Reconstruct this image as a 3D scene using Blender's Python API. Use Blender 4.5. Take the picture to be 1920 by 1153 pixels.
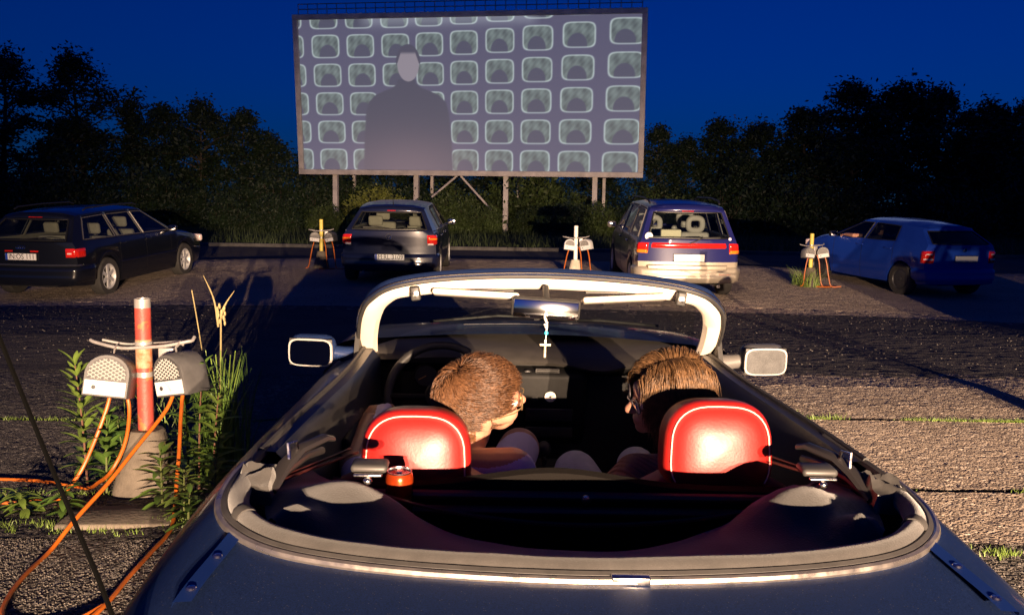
import bpy, bmesh, math, random
import numpy as np
from mathutils import Vector, Matrix, noise as mnoise

R = math.radians
PI = math.pi
scene = bpy.context.scene
for o in list(bpy.data.objects):
    bpy.data.objects.remove(o)
C = scene.collection

# ------------------------------------------------------------------ camera
PITCH, ROLL = 6.5, 0.9
cam_data = bpy.data.cameras.new('camera')
cam_data.sensor_width = 36.0
cam_data.lens = 1690 / 1920 * 36.0
cam_data.clip_start = 0.05
cam_data.clip_end = 3000
cam = bpy.data.objects.new('camera', cam_data)
C.objects.link(cam)
cam.matrix_world = (Matrix.Translation((0, 0, 1.5)) @ Matrix.Rotation(R(90 - PITCH), 4, 'X')
                    @ Matrix.Rotation(R(ROLL), 4, 'Z'))
scene.camera = cam

# ------------------------------------------------------------------ dusk sky, faint afterglow sun
world = bpy.data.worlds.new('World')
scene.world = world
world.use_nodes = True
wn = world.node_tree.nodes
wl = world.node_tree.links
for n in list(wn):
    wn.remove(n)
sky = wn.new('ShaderNodeTexSky')
sky.sky_type = 'NISHITA'
sky.sun_disc = False
sky.sun_elevation = R(4.0)
sky.sun_rotation = R(200)
sky.altitude = 400
sky.air_density = 1.0
sky.dust_density = 0.2
sky.ozone_density = 8.0
tint = wn.new('ShaderNodeMix')
tint.data_type = 'RGBA'
tint.blend_type = 'MULTIPLY'
tint.inputs[0].default_value = 1.0
tint.inputs[7].default_value = (0.25, 0.46, 1.0, 1)
bg = wn.new('ShaderNodeBackground')
bg.inputs['Strength'].default_value = 0.072
wo = wn.new('ShaderNodeOutputWorld')
wl.new(sky.outputs['Color'], tint.inputs[6])
wl.new(tint.outputs[2], bg.inputs['Color'])
wl.new(bg.outputs[0], wo.inputs['Surface'])

sun_data = bpy.data.lights.new('sun', 'SUN')
sun_data.energy = 0.02
sun_data.angle = R(15)
sun_data.color = (0.6, 0.75, 1.0)
sun = bpy.data.objects.new('sun', sun_data)
C.objects.link(sun)
sun.rotation_euler = (R(80), 0, R(160))

vs = scene.view_settings
vs.view_transform = 'Standard'
vs.look = 'None'
vs.exposure = 0.0
vs.gamma = 1.0
vs.use_curve_mapping = False
scene.render.engine = 'CYCLES'
scene.cycles.max_bounces = 8
scene.cycles.transparent_max_bounces = 24

# ------------------------------------------------------------------ helpers
def mat(name, col, rough=0.5, metal=0.0, var=0.0, vscale=8.0, bump=0.0, bscale=40.0, coat=0.0, spec=0.5,
        emit=None, estr=0.0, col2=None, detail=4.0, bdist=0.01, rvar=0.0, trans=0.0, sheen=0.0):
    m = bpy.data.materials.new(name)
    m.use_nodes = True
    nt = m.node_tree
    b = nt.nodes['Principled BSDF']
    b.inputs['Base Color'].default_value = (*col, 1)
    b.inputs['Roughness'].default_value = rough
    b.inputs['Metallic'].default_value = metal
    b.inputs['Specular IOR Level'].default_value = spec
    b.inputs['Coat Weight'].default_value = coat
    b.inputs['Coat Roughness'].default_value = 0.08
    if sheen:
        b.inputs['Sheen Weight'].default_value = sheen
    if trans:
        b.inputs['Transmission Weight'].default_value = trans
    if emit is not None:
        b.inputs['Emission Color'].default_value = (*emit, 1)
        b.inputs['Emission Strength'].default_value = estr
    tc = None
    if var or col2 is not None or bump or rvar:
        tc = nt.nodes.new('ShaderNodeTexCoord')
    if var or col2 is not None or rvar:
        nz = nt.nodes.new('ShaderNodeTexNoise')
        nz.inputs['Scale'].default_value = vscale
        nz.inputs['Detail'].default_value = detail
        nz.inputs['Roughness'].default_value = 0.65
        nt.links.new(tc.outputs['Object'], nz.inputs['Vector'])
        rp = nt.nodes.new('ShaderNodeValToRGB')
        rp.color_ramp.elements[0].position = 0.32
        rp.color_ramp.elements[1].position = 0.68
        if col2 is not None:
            a, c = col, col2
        else:
            a = tuple(max(0, k * (1 - var)) for k in col)
            c = tuple(min(1, k * (1 + var)) for k in col)
        rp.color_ramp.elements[0].color = (*a, 1)
        rp.color_ramp.elements[1].color = (*c, 1)
        nt.links.new(nz.outputs['Fac'], rp.inputs['Fac'])
        if var or col2 is not None:
            nt.links.new(rp.outputs['Color'], b.inputs['Base Color'])
        if rvar:
            mr = nt.nodes.new('ShaderNodeMapRange')
            mr.inputs[1].default_value = 0.3
            mr.inputs[2].default_value = 0.7
            mr.inputs[3].default_value = max(0.02, rough - rvar)
            mr.inputs[4].default_value = min(1, rough + rvar)
            nt.links.new(nz.outputs['Fac'], mr.inputs[0])
            nt.links.new(mr.outputs[0], b.inputs['Roughness'])
    if bump:
        bz = nt.nodes.new('ShaderNodeTexNoise')
        bz.inputs['Scale'].default_value = bscale
        bz.inputs['Detail'].default_value = 5
        nt.links.new(tc.outputs['Object'], bz.inputs['Vector'])
        bp = nt.nodes.new('ShaderNodeBump')
        bp.inputs['Strength'].default_value = bump
        bp.inputs['Distance'].default_value = bdist
        nt.links.new(bz.outputs['Fac'], bp.inputs['Height'])
        nt.links.new(bp.outputs['Normal'], b.inputs['Normal'])
    return m


def glass(name, tintc=(0.8, 0.85, 0.85), refl=0.06, rough=0.0):
    """thin pane: mostly see-through, mirror-like at grazing angles"""
    m = bpy.data.materials.new(name)
    m.use_nodes = True
    nt = m.node_tree
    for n in list(nt.nodes):
        nt.nodes.remove(n)
    out = nt.nodes.new('ShaderNodeOutputMaterial')
    tr = nt.nodes.new('ShaderNodeBsdfTransparent')
    tr.inputs[0].default_value = (*tintc, 1)
    gl = nt.nodes.new('ShaderNodeBsdfGlossy')
    gl.inputs['Roughness'].default_value = rough
    fr = nt.nodes.new('ShaderNodeFresnel')
    fr.inputs['IOR'].default_value = 1.45
    ad = nt.nodes.new('ShaderNodeMath')
    ad.operation = 'MULTIPLY_ADD'
    ad.inputs[1].default_value = 0.5
    ad.inputs[2].default_value = refl
    mx = nt.nodes.new('ShaderNodeMixShader')
    nt.links.new(fr.outputs[0], ad.inputs[0])
    nt.links.new(ad.outputs[0], mx.inputs[0])
    nt.links.new(tr.outputs[0], mx.inputs[1])
    nt.links.new(gl.outputs[0], mx.inputs[2])
    nt.links.new(mx.outputs[0], out.inputs['Surface'])
    return m


class MB:
    """collects shapes; build() links them as one mesh object"""
    def __init__(s):
        s.v = []
        s.f = []
        s.m = []

    def add(s, vs, fs, mi=0):
        k = len(s.v)
        s.v += [tuple(p) for p in vs]
        s.f += [tuple(i + k for i in f) for f in fs]
        s.m += [mi] * len(fs)
        return s

    def box(s, c, size, rot=None, mi=0, bev=0.0):
        hx, hy, hz = (q / 2 for q in size)
        if bev <= 0:
            vs = [Vector((x, y, z)) for x in (-hx, hx) for y in (-hy, hy) for z in (-hz, hz)]
            fs = [(0, 1, 3, 2), (4, 6, 7, 5), (0, 4, 5, 1), (2, 3, 7, 6), (0, 2, 6, 4), (1, 5, 7, 3)]
        else:
            bm = bmesh.new()
            bmesh.ops.create_cube(bm, size=1.0)
            for v in bm.verts:
                v.co = Vector((v.co.x * 2 * hx, v.co.y * 2 * hy, v.co.z * 2 * hz))
            bmesh.ops.bevel(bm, geom=bm.edges[:], offset=min(bev, hx * .95, hy * .95, hz * .95), segments=3, profile=0.5, affect='EDGES')
            bm.verts.index_update()
            vs = [v.co.copy() for v in bm.verts]
            fs = [[v.index for v in f.verts] for f in bm.faces]
            bm.free()
        c = Vector(c)
        if rot is not None:
            vs = [rot @ v for v in vs]
        return s.add([v + c for v in vs], fs, mi)

    def tube(s, path, rad, n=8, mi=0, cap=True, flat=1.0):
        P = [Vector(p) for p in path]
        if not isinstance(rad, (list, tuple)):
            rad = [rad] * len(P)
        T = []
        for i in range(len(P)):
            a = P[max(i - 1, 0)]
            b = P[min(i + 1, len(P) - 1)]
            t = (b - a)
            T.append(t.normalized() if t.length > 1e-9 else Vector((0, 0, 1)))
        up = Vector((0, 0, 1)) if abs(T[0].z) < 0.9 else Vector((1, 0, 0))
        nrm = (up - T[0] * up.dot(T[0])).normalized()
        vs = []
        for i, p in enumerate(P):
            nrm = (nrm - T[i] * nrm.dot(T[i]))
            nrm = nrm.normalized() if nrm.length > 1e-6 else T[i].orthogonal().normalized()
            bn = T[i].cross(nrm)
            for k in range(n):
                a = 2 * PI * k / n
                vs.append(p + (nrm * math.cos(a) * flat + bn * math.sin(a)) * rad[i])
        fs = []
        for i in range(len(P) - 1):
            for k in range(n):
                fs.append((i * n + k, i * n + (k + 1) % n, (i + 1) * n + (k + 1) % n, (i + 1) * n + k))
        if cap:
            fs.append(tuple(range(n - 1, -1, -1)))
            fs.append(tuple(range((len(P) - 1) * n, len(P) * n)))
        return s.add(vs, fs, mi)

    def lathe(s, prof, n=20, M=None, mi=0, cap=True):
        """prof: list of (r, h) about local z"""
        vs = []
        for r, h in prof:
            for k in range(n):
                a = 2 * PI * k / n
                vs.append(Vector((r * math.cos(a), r * math.sin(a), h)))
        fs = []
        for i in range(len(prof) - 1):
            for k in range(n):
                fs.append((i * n + k, i * n + (k + 1) % n, (i + 1) * n + (k + 1) % n, (i + 1) * n + k))
        if cap and prof[0][0] > 1e-6:
            fs.append(tuple(range(n - 1, -1, -1)))
        if cap and prof[-1][0] > 1e-6:
            fs.append(tuple(range((len(prof) - 1) * n, len(prof) * n)))
        if M is not None:
            vs = [M @ v for v in vs]
        return s.add(vs, fs, mi)

    def grid(s, rows, mi=0, flip=False, closed=False):
        """rows: list of equal length point lists"""
        n = len(rows[0])
        vs = [p for r in rows for p in r]
        fs = []
        for i in range(len(rows) - 1):
            for k in range(n - (0 if closed else 1)):
                k2 = (k + 1) % n
                q = (i * n + k, i * n + k2, (i + 1) * n + k2, (i + 1) * n + k)
                fs.append(q[::-1] if flip else q)
        return s.add(vs, fs, mi)

    def ell(s, c, r, rot=None, n=12, m=8, mi=0):
        c = Vector(c)
        rows = []
        for i in range(m + 1):
            t = PI * i / m
            row = []
            for k in range(n):
                a = 2 * PI * k / n
                v = Vector((r[0] * math.sin(t) * math.cos(a), r[1] * math.sin(t) * math.sin(a), r[2] * math.cos(t)))
                row.append(c + (rot @ v if rot is not None else v))
            rows.append(row)
        return s.grid(rows, mi, flip=True, closed=True)

    def prism(s, poly, d0, d1, M=None, mi=0):
        """poly in local xy, from z d0 to d1"""
        n = len(poly)
        vs = [Vector((p[0], p[1], d0)) for p in poly] + [Vector((p[0], p[1], d1)) for p in poly]
        fs = [tuple(range(n - 1, -1, -1)), tuple(range(n, 2 * n))]
        fs += [(i, (i + 1) % n, n + (i + 1) % n, n + i) for i in range(n)]
        if M is not None:
            vs = [M @ v for v in vs]
        return s.add(vs, fs, mi)

    def build(s, name, mats, parent=None, smooth=True, angle=40):
        me = bpy.data.meshes.new(name)
        me.from_pydata([tuple(p) for p in s.v], [], s.f)
        if not isinstance(mats, (list, tuple)):
            mats = [mats]
        for m in mats:
            me.materials.append(m)
        if len(mats) > 1:
            me.polygons.foreach_set('material_index', s.m)
        if smooth:
            me.polygons.foreach_set('use_smooth', [True] * len(me.polygons))
            me.set_sharp_from_angle(angle=R(angle))
        me.update()
        o = bpy.data.objects.new(name, me)
        C.objects.link(o)
        if parent is not None:
            o.parent = parent
        return o


def tag(o, label=None, cat=None, group=None, kind=None):
    if label:
        o['label'] = label
    if cat:
        o['category'] = cat
    if group:
        o['group'] = group
    if kind:
        o['kind'] = kind
    return o


def thing(name, label, cat, loc=(0, 0, 0), rot=(0, 0, 0), group=None):
    o = bpy.data.objects.new(name, None)
    C.objects.link(o)
    o.location = loc
    o.rotation_euler = rot
    o.empty_display_size = 0.2
    return tag(o, label, cat, group)


def copy_tree(o, parent=None):
    c = o.copy()
    C.objects.link(c)
    c.parent = parent
    for ch in list(o.children):
        copy_tree(ch, c)
    return c


def catmull(P, n):
    """resample control points to n points (vector Catmull-Rom)"""
    P = [Vector(p) for p in P]
    out = []
    m = len(P) - 1
    for i in range(n):
        t = i / (n - 1) * m
        k = min(int(t), m - 1)
        u = t - k
        p1, p2 = P[k], P[k + 1]
        p0 = P[k - 1] if k > 0 else p1 * 2 - p2
        p3 = P[k + 2] if k + 2 <= m else p2 * 2 - p1
        out.append(0.5 * ((2 * p1) + (p2 - p0) * u + (2 * p0 - 5 * p1 + 4 * p2 - p3) * u * u + (3 * p1 - p0 - 3 * p2 + p3) * u ** 3))
    return out


def lerp(a, b, t):
    return a + (b - a) * t


def interp(x, pts):
    if x <= pts[0][0]:
        return pts[0][1]
    for (a, va), (b, vb) in zip(pts, pts[1:]):
        if x <= b:
            t = (x - a) / (b - a)
            t = t * t * (3 - 2 * t) if True else t
            return va + (vb - va) * t
    return pts[-1][1]


def text_mesh(txt, size, mtl, name, parent, M, extrude=0.001):
    cu = bpy.data.curves.new(name, 'FONT')
    cu.body = txt
    cu.size = size
    cu.align_x = 'CENTER'
    cu.align_y = 'CENTER'
    cu.extrude = extrude
    cu.resolution_u = 3
    tmp = bpy.data.objects.new(name, cu)
    C.objects.link(tmp)
    dg = bpy.context.evaluated_depsgraph_get()
    me = bpy.data.meshes.new_from_object(tmp.evaluated_get(dg))
    bpy.data.objects.remove(tmp)
    me.transform(M)
    me.materials.clear()
    me.materials.append(mtl)
    o = bpy.data.objects.new(name, me)
    C.objects.link(o)
    o.parent = parent
    return o
# ------------------------------------------------------------------ terrain: rows of low parking ramps, the unseen one behind raised to lift the headlights
ZP = [(-60, -0.2), (-26, 0.0), (-18.5, 0.70), (-14.5, 0.88), (-13, 0.86), (-8.5, 0.05), (-6, -0.17)]
LIN = [(-6, -0.17), (-2.5, -0.2), (-0.8, -0.162), (3.6, 0.107), (5.9, 0.205), (6.5, 0.212), (8.5, 0.135), (11, 0.035),
       (13.2, -0.03), (14.0, -0.03), (18.6, 0.165), (20.2, 0.22), (21.4, 0.21), (24, 0.02), (27, 0.0), (500, 0.0)]


def zg(y):
    if y < -6:
        return interp(y, ZP)
    for (a, va), (b, vb) in zip(LIN, LIN[1:]):
        if y <= b:
            return va + (vb - va) * (y - a) / (b - a)
    return 0.0


def cross_fall(X, Y):
    """far ramp falls away to both sides, the near one towards the speaker post on the left"""
    k = np.clip((Y - 10.5) / 4, 0, 1) * np.clip((28 - Y) / 5, 0, 1)
    k2 = np.clip((Y - 3.0) / 1.2, 0, 1) * np.clip((9 - Y) / 2.5, 0, 1)
    return k * np.minimum(0.15, 0.0032 * np.maximum(0, np.abs(X) - 1.0) ** 2) + 0.085 * k2 * np.clip((-X - 0.9) / 0.8, 0, 1)


def zx(x, y):
    return zg(y) - float(cross_fall(x, y))


def ground_mat(name, dark, light, fine=90.0, coarse=1.2, bump=1.0, bdist=0.012, rough=0.9, stone=None, stone_amt=0.0, edge=None):
    m = bpy.data.materials.new(name)
    m.use_nodes = True
    nt = m.node_tree
    b = nt.nodes['Principled BSDF']
    b.inputs['Roughness'].default_value = rough
    b.inputs['Specular IOR Level'].default_value = 0.25
    tc = nt.nodes.new('ShaderNodeTexCoord')
    big = nt.nodes.new('ShaderNodeTexNoise')
    big.inputs['Scale'].default_value = coarse
    big.inputs['Detail'].default_value = 6
    big.inputs['Roughness'].default_value = 0.6
    sm = nt.nodes.new('ShaderNodeTexNoise')
    sm.inputs['Scale'].default_value = fine
    sm.inputs['Detail'].default_value = 3
    vo = nt.nodes.new('ShaderNodeTexVoronoi')
    vo.inputs['Scale'].default_value = fine * 0.9
    for n in (big, sm, vo):
        nt.links.new(tc.outputs['Object'], n.inputs['Vector'])
    mixf = nt.nodes.new('ShaderNodeMath')
    mixf.operation = 'MULTIPLY_ADD'
    mixf.inputs[1].default_value = 0.55
    nt.links.new(sm.outputs['Fac'], mixf.inputs[0])
    m2 = nt.nodes.new('ShaderNodeMath')
    m2.operation = 'MULTIPLY'
    m2.inputs[1].default_value = 0.45
    nt.links.new(big.outputs['Fac'], m2.inputs[0])
    nt.links.new(m2.outputs[0], mixf.inputs[2])
    rp = nt.nodes.new('ShaderNodeValToRGB')
    rp.color_ramp.elements[0].position = 0.36
    rp.color_ramp.elements[1].position = 0.64
    rp.color_ramp.elements[0].color = (*dark, 1)
    rp.color_ramp.elements[1].color = (*light, 1)
    nt.links.new(mixf.outputs[0], rp.inputs['Fac'])
    last = rp.outputs['Color']
    if stone is not None:
        sel = nt.nodes.new('ShaderNodeMath')
        sel.operation = 'LESS_THAN'
        sel.inputs[1].default_value = stone_amt
        sep = nt.nodes.new('ShaderNodeSeparateColor')
        nt.links.new(vo.outputs['Color'], sep.inputs[0])
        nt.links.new(sep.outputs[0], sel.inputs[0])
        mx = nt.nodes.new('ShaderNodeMix')
        mx.data_type = 'RGBA'
        mx.inputs[7].default_value = (*stone, 1)
        nt.links.new(sel.outputs[0], mx.inputs[0])
        nt.links.new(last, mx.inputs[6])
        last = mx.outputs[2]
    nt.links.new(last, b.inputs['Base Color'])
    hs = nt.nodes.new('ShaderNodeMath')
    hs.operation = 'ADD'
    hv = nt.nodes.new('ShaderNodeMath')
    hv.operation = 'MULTIPLY'
    hv.inputs[1].default_value = -1.0
    nt.links.new(vo.outputs['Distance'], hv.inputs[0])
    nt.links.new(hv.outputs[0], hs.inputs[0])
    nt.links.new(sm.outputs['Fac'], hs.inputs[1])
    bp = nt.nodes.new('ShaderNodeBump')
    bp.inputs['Strength'].default_value = bump
    bp.inputs['Distance'].default_value = bdist
    nt.links.new(hs.outputs[0], bp.inputs['Height'])
    nt.links.new(bp.outputs['Normal'], b.inputs['Normal'])
    return m


G_GRASS = ground_mat('soil_grass', (0.02, 0.03, 0.008), (0.05, 0.07, 0.02), 20, 0.5, 1.0, 0.06)
G_LANE = ground_mat('lane_asphalt', (0.055, 0.05, 0.053), (0.15, 0.135, 0.13), 85, 0.8, 1.0, 0.02, stone=(0.16, 0.14, 0.12), stone_amt=0.12)
G_RAMP = ground_mat('ramp_gravel', (0.34, 0.265, 0.205), (0.60, 0.485, 0.385), 60, 0.9, 1.0, 0.025, stone=(0.5, 0.42, 0.33), stone_amt=0.16)
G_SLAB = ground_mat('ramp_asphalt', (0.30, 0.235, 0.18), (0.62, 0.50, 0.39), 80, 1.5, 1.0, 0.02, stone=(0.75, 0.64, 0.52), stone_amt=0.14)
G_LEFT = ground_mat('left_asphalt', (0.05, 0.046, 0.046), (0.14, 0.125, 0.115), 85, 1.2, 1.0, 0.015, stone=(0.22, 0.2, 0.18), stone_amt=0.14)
G_GRAV = ground_mat('coarse_gravel', (0.05, 0.045, 0.045), (0.16, 0.14, 0.12), 55, 1.5, 1.0, 0.03, stone=(0.24, 0.22, 0.2), stone_amt=0.25)


def sheet(name, x0, x1, y0, y1, dz, mtl, nx=2, ny=None, jag=0.0, seed=0, kind='structure', parent=None, fine=None):
    """strip of ground; fine = (half width, spacing, relief) adds a really rough, stony surface where the camera looks"""
    ys = {y0, y1}
    for p, _ in ZP + LIN:
        if y0 < p < y1:
            ys.add(p)
    step = 0.6 if ny is None else (y1 - y0) / ny
    if fine:
        step = fine[1]
    y = y0
    while y < min(y1, 32):
        if not fine or y > 1.9:
            ys.add(round(y, 4))
            y += step
        else:
            ys.add(round(y, 4))
            y += 0.6 if y < 1.3 else step
    ys = np.array(sorted(ys))
    xs = [x0 + (x1 - x0) * i / nx for i in range(nx + 1)]
    if name == 'ground':
        xs = xs + [i * 0.75 for i in range(-40, 41)]
    if fine:
        xs = [x for x in xs if abs(x) > fine[0]] + [v for v in np.arange(-fine[0], fine[0] + 1e-6, fine[1]) if x0 <= v <= x1] + [x0, x1]
    xs = np.array(sorted(set(xs)))
    X, Y = np.meshgrid(xs, ys)
    if jag:
        j = np.array([jag * (mnoise.noise(Vector((xx * 0.35, seed, 0))) + 0.6 * mnoise.noise(Vector((xx * 1.7, seed + 9, 0))) + 0.35 * mnoise.noise(Vector((xx * 5.3, seed + 5, 0)))) for xx in xs])
        for e, row in ((0, 0), (1, -1)):
            fall = np.clip(1 - np.abs(Y - ys[row]) / (3 * jag + .05), 0, 1)
            Y = Y + fall * j[None, :]
    prof_y = np.linspace(-60, 40, 4001)
    prof_z = np.array([zg(v) for v in prof_y])
    Z = np.interp(Y, prof_y, prof_z)
    Z = Z - cross_fall(X, Y) + dz
    if fine:
        rs = np.random.RandomState(seed + 1)
        nz = rs.normal(0, 1, X.shape)
        nz = nz + .5 * (np.roll(nz, 1, 0) + np.roll(nz, 1, 1))
        big = rs.normal(0, 1, (X.shape[0] // 12 + 2, X.shape[1] // 12 + 2))
        big = np.repeat(np.repeat(big, 12, 0), 12, 1)[:X.shape[0], :X.shape[1]]
        m = (np.abs(X) < fine[0]) & (Y > 1.9)
        m[0, :] = m[-1, :] = False
        Z = Z + np.where(m, np.clip(nz, -2.2, 2.2) * fine[2] + np.abs(fine[2]) * .0, 0)
        X = X + np.where(m, rs.uniform(-.3, .3, X.shape) * fine[1], 0)
        Y = Y + np.where(m, rs.uniform(-.3, .3, X.shape) * fine[1], 0)
    n = X.shape[1]
    co = np.stack([X, Y, Z], -1).reshape(-1, 3)
    ii = np.arange((X.shape[0] - 1) * (n - 1))
    a = ii // (n - 1) * n + ii % (n - 1)
    fs = np.stack([a, a + 1, a + n + 1, a + n], 1)
    me = bpy.data.meshes.new(name)
    me.from_pydata(co.tolist(), [], fs.tolist())
    me.materials.append(mtl)
    me.polygons.foreach_set('use_smooth', [True] * len(me.polygons))
    o = bpy.data.objects.new(name, me)
    C.objects.link(o)
    if parent is None:
        tag(o, kind=kind)
    else:
        o.parent = parent
    return o


sheet('ground', -400, 400, -60, 500, -0.03, G_GRASS, 40)
sheet('parking_row_gravel', -40, 40, -40, 3.75, 0.0, G_GRAV, 160, jag=0.10, seed=3, fine=(3.2, .018, .0007))
near_ramp = sheet('near_parking_ramp', -40, 40, 3.3, 7.9, -0.003, G_GRAV, 160, jag=0.15, seed=8)
for k, (a, b) in enumerate([(3.66, 4.275), (4.31, 5.53), (5.57, 7.2)]):
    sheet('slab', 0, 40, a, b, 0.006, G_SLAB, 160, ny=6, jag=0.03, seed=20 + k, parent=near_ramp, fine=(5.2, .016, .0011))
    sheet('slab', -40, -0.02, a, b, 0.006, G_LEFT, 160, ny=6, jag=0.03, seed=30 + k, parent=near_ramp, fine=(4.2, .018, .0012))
sheet('lane', -40, 40, 7.0, 13.25, 0.008, G_LANE, 260, jag=0.16, seed=11, fine=(9.0, .04, .0016))
sheet('far_parking_ramp', -60, 60, 12.6, 21.6, 0.004, G_RAMP, 260, jag=0.14, seed=14, fine=(14.0, .045, .0030))
sheet('far_lane', -60, 60, 21.1, 29.3, 0.010, G_LANE, 200, jag=0.2, seed=17)
kb = MB()
kb.box((0, 29.45, 0.04), (120, 0.18, 0.16), bev=0.02)
tag(kb.build('kerb', mat('kerb_stone', (0.09, 0.085, 0.08), 0.85, var=0.3, vscale=3, bump=0.4)), kind='structure')

# ------------------------------------------------------------------ drive-in screen
SC_W, SC_H = 18.55, 8.0


def screen_image(nx, ny):
    """a plain stand-in film frame: pale rounded panels on slate blue and a faceless dark figure"""
    X, Y = np.meshgrid(np.linspace(0, 1, nx), np.linspace(0, 1, ny))   # Y 0 at the bottom
    img = np.zeros((ny, nx, 3))
    img[:] = (0.072, 0.067, 0.115)
    # panel lattice bowed as in a curved wall
    lines_x = [-0.02, 0.088, 0.193, 0.297, 0.397, 0.497, 0.600, 0.707, 0.822, 0.955]
    wid = [0.043, 0.043, 0.042, 0.042, 0.041, 0.041, 0.042, 0.044, 0.047, 0.051]
    for ci, (cx, hw) in enumerate(zip(lines_x, wid)):
        bow = 0.0 + 0.07 * max(0, (cx - 0.35)) ** 1.6 * 2.2
        for r in range(-1, 7):
            cy = 0.065 + r * (0.190 + 0.010 * max(0, cx - .3)) + bow * (r - 1.0) * 0.22
            hh = 0.077 + 0.012 * max(0, cx - .4)
            lean = (cx - 0.5) * 0.02 * (r - 2)
            dx = np.abs(X - cx - lean * 0.4) / hw
            dy = np.abs(Y - cy) / hh
            d = (dx ** 5 + dy ** 5) ** 0.2
            ins = np.clip((1.0 - d) * 14, 0, 1)[..., None]
            ring = np.exp(-((d - 0.95) / 0.05) ** 2)[..., None]
            base = np.array((0.13, 0.165, 0.155))
            # abstract content: green-grey bars and a soft mound
            ph = ci * 1.7 + r * 2.3
            uu, vv = (X - cx) / hw, (Y - cy) / hh
            bars = 0.5 + 0.22 * np.sin(uu * 11.0 + ph) + 0.18 * np.sin(vv * 6.0 + uu * 3 + ph * 1.3) + 0.12 * np.sin(uu * 19 - vv * 13 + ph)
            content = base * (0.45 + 0.75 * bars[..., None])
            mound = np.clip(1.0 - (((X - cx) / (hw * 0.62)) ** 2 + ((Y - cy + hh * 0.75) / (hh * 0.95)) ** 2), 0, 1)
            mound = np.clip(mound * 5, 0, 1)[..., None]
            content = content * (1 - mound) + np.array((0.055, 0.055, 0.085)) * mound
            img = img * (1 - ins) + content * ins
            img = img + ring * np.array((0.26, 0.31, 0.30))
    # faceless figure in a plain long coat
    def put(mask, colr):
        nonlocal img
        mask = mask[..., None]
        img = img * (1 - mask) + np.array(colr) * mask
    cx = 0.325
    yy = Y
    half = np.interp(yy, [0.0, 0.20, 0.38, 0.455, 0.50, 0.525, 0.55, 0.575, 0.62], [0.140, 0.136, 0.129, 0.120, 0.100, 0.075, 0.046, 0.032, 0.028])
    coat = np.clip((half - np.abs(X - cx)) * 160, 0, 1) * (yy < 0.605)
    put(coat, (0.046, 0.045, 0.068))
    head = np.clip((1 - (((X - 0.331) / 0.033) ** 2 + ((yy - 0.70) / 0.112) ** 2)) * 9, 0, 1)
    put(head, (0.235, 0.205, 0.235))
    hair = np.clip((1 - (((X - 0.331) / 0.0375) ** 2 + ((yy - 0.715) / 0.122) ** 2)) * 9, 0, 1) * np.clip((yy - 0.765 + 1.6 * np.clip(np.abs(X - 0.331) - 0.022, 0, 1) * 4) * 50, 0, 1)
    put(hair, (0.05, 0.047, 0.07))
    img += np.array((0.030, 0.030, 0.042))
    # projector glow on a patched screen surface
    warm = np.exp(-((X - 0.33) / 0.2) ** 2 - (Y / 0.22) ** 2)[..., None]
    img += warm * np.array((0.09, 0.05, 0.045))
    top = (np.exp(-((Y - 1.0) / 0.05) ** 2) * np.clip((X - 0.18) * 30, 0, 1) * np.clip((0.72 - X) * 30, 0, 1))[..., None]
    img += top * np.array((0.10, 0.11, 0.12))
    return img


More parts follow.
